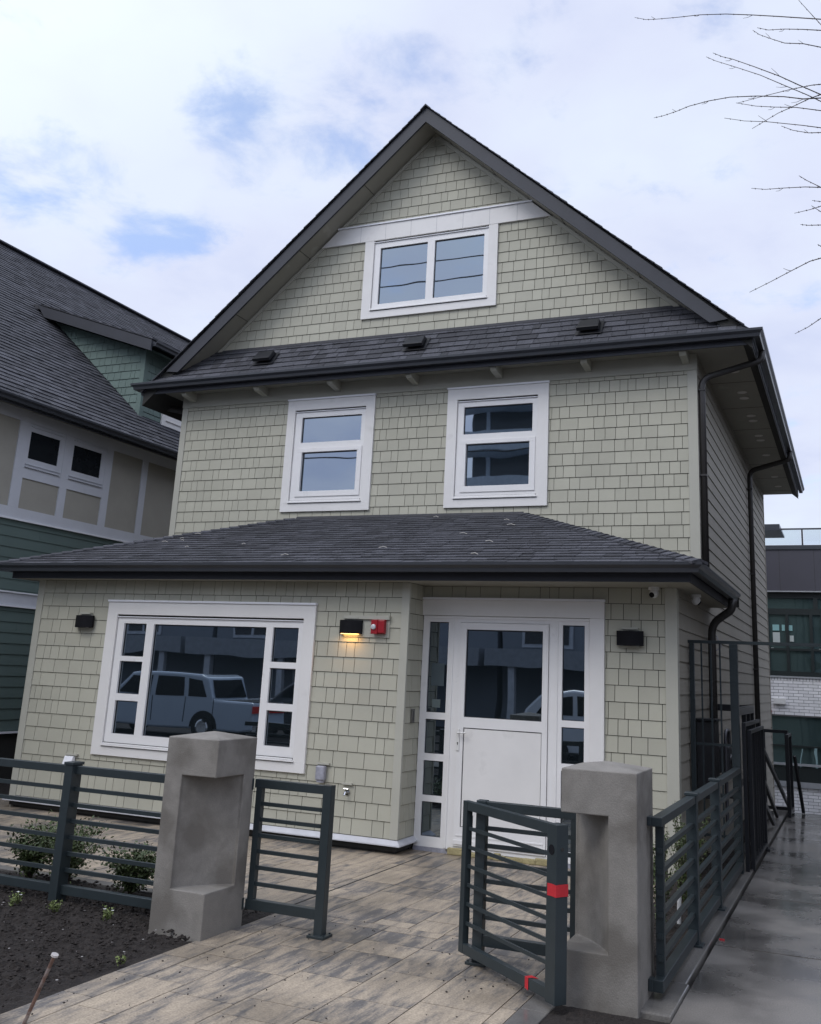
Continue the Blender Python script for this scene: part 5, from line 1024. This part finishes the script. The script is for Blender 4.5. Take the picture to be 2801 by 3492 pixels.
vehicle('parked_car', 'white hatchback parked across, seen mirrored in the front door glass', 'car', -5.15, -13.0,
        [(0, .12), (-.02, .62), (.10, .95), (.45, 1.30), (1.1, 1.40), (2.1, 1.37), (2.8, .92), (3.7, .78), (3.8, .45), (3.75, .12)],
        [[(.35, .88), (.60, 1.22), (1.10, 1.28), (1.10, .88)], [(1.2, .88), (1.2, 1.29), (2.0, 1.27), (2.55, .90)]], CARW, (.75, 3.0), 1.45, (-.03, .06, .65, .85))
vehicle('parked_car', 'dark saloon parked behind the pickup truck, seen mirrored in the big window', 'car', -13.2, -15.2,
        [(0, .12), (0, .75), (.9, .85), (1.5, 1.25), (2.6, 1.27), (3.4, .85), (4.0, .75), (4.0, .12)],
        [[(1.15, .87), (1.6, 1.2), (2.5, 1.2), (3.1, .87)]], mat('dark_car_paint', (.02, .022, .028, 1), .2, coat=1.), (.8, 3.2), 1.45)
SLT = mat('slate_siding', (.20, .22, .25, 1), .8, .1, .5); PTR = mat('pale_trim', (.48, .50, .54, 1), .6)
for hi, hx_ in enumerate((-37, -26, -15, -4, 7)):
    ot = thing('townhouse', (hx_, -28, -.1), 'slate-blue townhouse across the street, mirrored in the lower windows, ' + ('farthest left', 'second from the left', 'in the middle of its row', 'second from the right', 'farthest right')[hi], 'townhouse', 'townhouses across the street')
    q = MB(); q.box(hx_-5.4, hx_+5.4, -32, -24, -.15, 5.2); q.build('wall', SLT, ot)
    q = MB(); q.box(hx_-5.4, hx_+5.4, -23.99, -22.2, 1.9, 2.5); q.build('porch_roof', mat('slate_trim', (.26, .28, .31, 1), .7), ot)
    for x in (-4.5, -1.5, 1.5, 4.5): q = MB(); q.box(hx_+x-.12, hx_+x+.12, -22.5, -22.3, -.15, 1.899); q.build('column', PTR, ot)
    for x in (-3.9, -.9, 2.1):
        x += hx_; q = MB(); q.box(x-.75, x+.95, -23.99, -23.95, 2.6, 3.9); w_ = q.build('window', PTR, ot)
        q = MB(); q.box(x-.65, x+.02, -23.95, -23.93, 2.72, 3.8); q.build('pane', DGL, w_); q = MB(); q.box(x+.15, x+.82, -23.95, -23.93, 2.72, 3.8); q.build('pane', DGL, w_)
    q = MB(); q.box(hx_-1.9, hx_-.7, -23.99, -23.9, .0, 1.85); q.build('door', PTR, ot)
    q = MB(); q.prism([(-23.5, 5.15), (-28, 8.7), (-32.5, 5.15)], 'x', hx_-5.45, hx_+5.45); q.build('roof', ROOFE, ot)
    q = MB(); q.prism([(hx_-2.4, 5.2), (hx_+2.4, 5.2), (hx_, 7.6)], 'y', -27, -23.8); q.build('gable', SLT, ot)
# the building on the far side of the walkway shades the side wall; it stands just outside the photo
sb = thing('side_building', (4.2, 4, -.1), 'dark two-storey building right of the walkway, just outside the photo', 'building')
q = MB(); q.box(3.1, 12, -3.2, 7.4, -1.4, 4.8); q.build('wall', mat('brown_render', (.10, .09, .08, 1), .8, .1, 1), sb); q = MB(); q.box(3.0, 12.1, -3.3, 7.5, 4.801, 5.0); q.build('parapet_cap', GUT, sb)
for y in (-1.5, 2, 5.5):
    q = MB(); q.box(3.06, 3.099, y-.6, y+.6, 3.2, 4.6); w_ = q.build('window', PTR, sb); q = MB(); q.box(3.04, 3.0595, y-.5, y+.5, 3.3, 4.5); q.build('pane', DGL, w_)
mr_ = thing('office_block', (-8, -45, -.1), 'glazed office block with pale balcony bands, seen mirrored in the right upper window', 'office block')
q = MB(); q.box(-19.0, 12, -60, -42, -.1, 22); q.build('curtain_wall', mat('dark_curtain_wall', (.05, .065, .075, 1), .2), mr_)
for i in range(7):
    z0 = 3.2+i*2.75; n = 14; poly = [(-19.3, -42.0)] + [(-19.3+18*k/n, -42.2-1.6*0-1.8*math.sin(math.pi*k/n)*-1) for k in range(n+1)] + [(12, -40.6), (12, -42)]
    q = MB(); q.prism([(-19.6, -42), (-19.6, -40.6), (-17.5, -40.0), (-14, -40.3), (-10, -40.9), (-2, -40.4), (12, -40.6), (12, -42)], 'z', z0, z0+1.25); q.build('balcony_band', mat('pale_band', (.62, .70, .78, 1), .6), mr_)
for x in range(-18, 12, 3): q = MB(); q.box(x-.12, x+.12, -42.1, -41.9, 0, 21.8); q.build('mullion', mat('pale_band', (.62, .70, .78, 1), .6), mr_)
# overhead wires on two poles
for i, x in enumerate((-30, 12)):
    t_ = thing('utility_pole', (x, -14.6, -.1), ('wooden utility pole far left across the street, outside the photo', 'wooden utility pole far right across the street, outside the photo')[i], 'utility pole', 'utility poles across the street')
    q = MB(); q.tube([(x, -14.6, -.2), (x, -14.6, 14.8)], [.16, .10], 12); q.build('pole', WOOD, t_); q = MB(); q.box(x-.06, x+.06, -15.6, -13.6, 13.9, 14.02); q.build('crossarm', WOOD, t_)
for i, (za, sag, yy) in enumerate([(15.2, 1.2, -14.5), (14.6, 1.2, -14.6), (9.3, 1.0, -14.5), (8.9, 1.0, -14.7)]):
    q = MB(); pts = [(-30+42*k/24, yy, za-sag*4*(k/24)*(1-k/24)) for k in range(25)]; q.tube(pts, .022, 5); o = q.build('power_line', BLACKM)
    tag(o, ('highest overhead wire mirrored in the gable window', 'second overhead wire mirrored in the gable window', 'overhead wire mirrored across the left upper window', 'lowest overhead wire mirrored in the upper windows')[i], 'power line', 'overhead wires across the street')
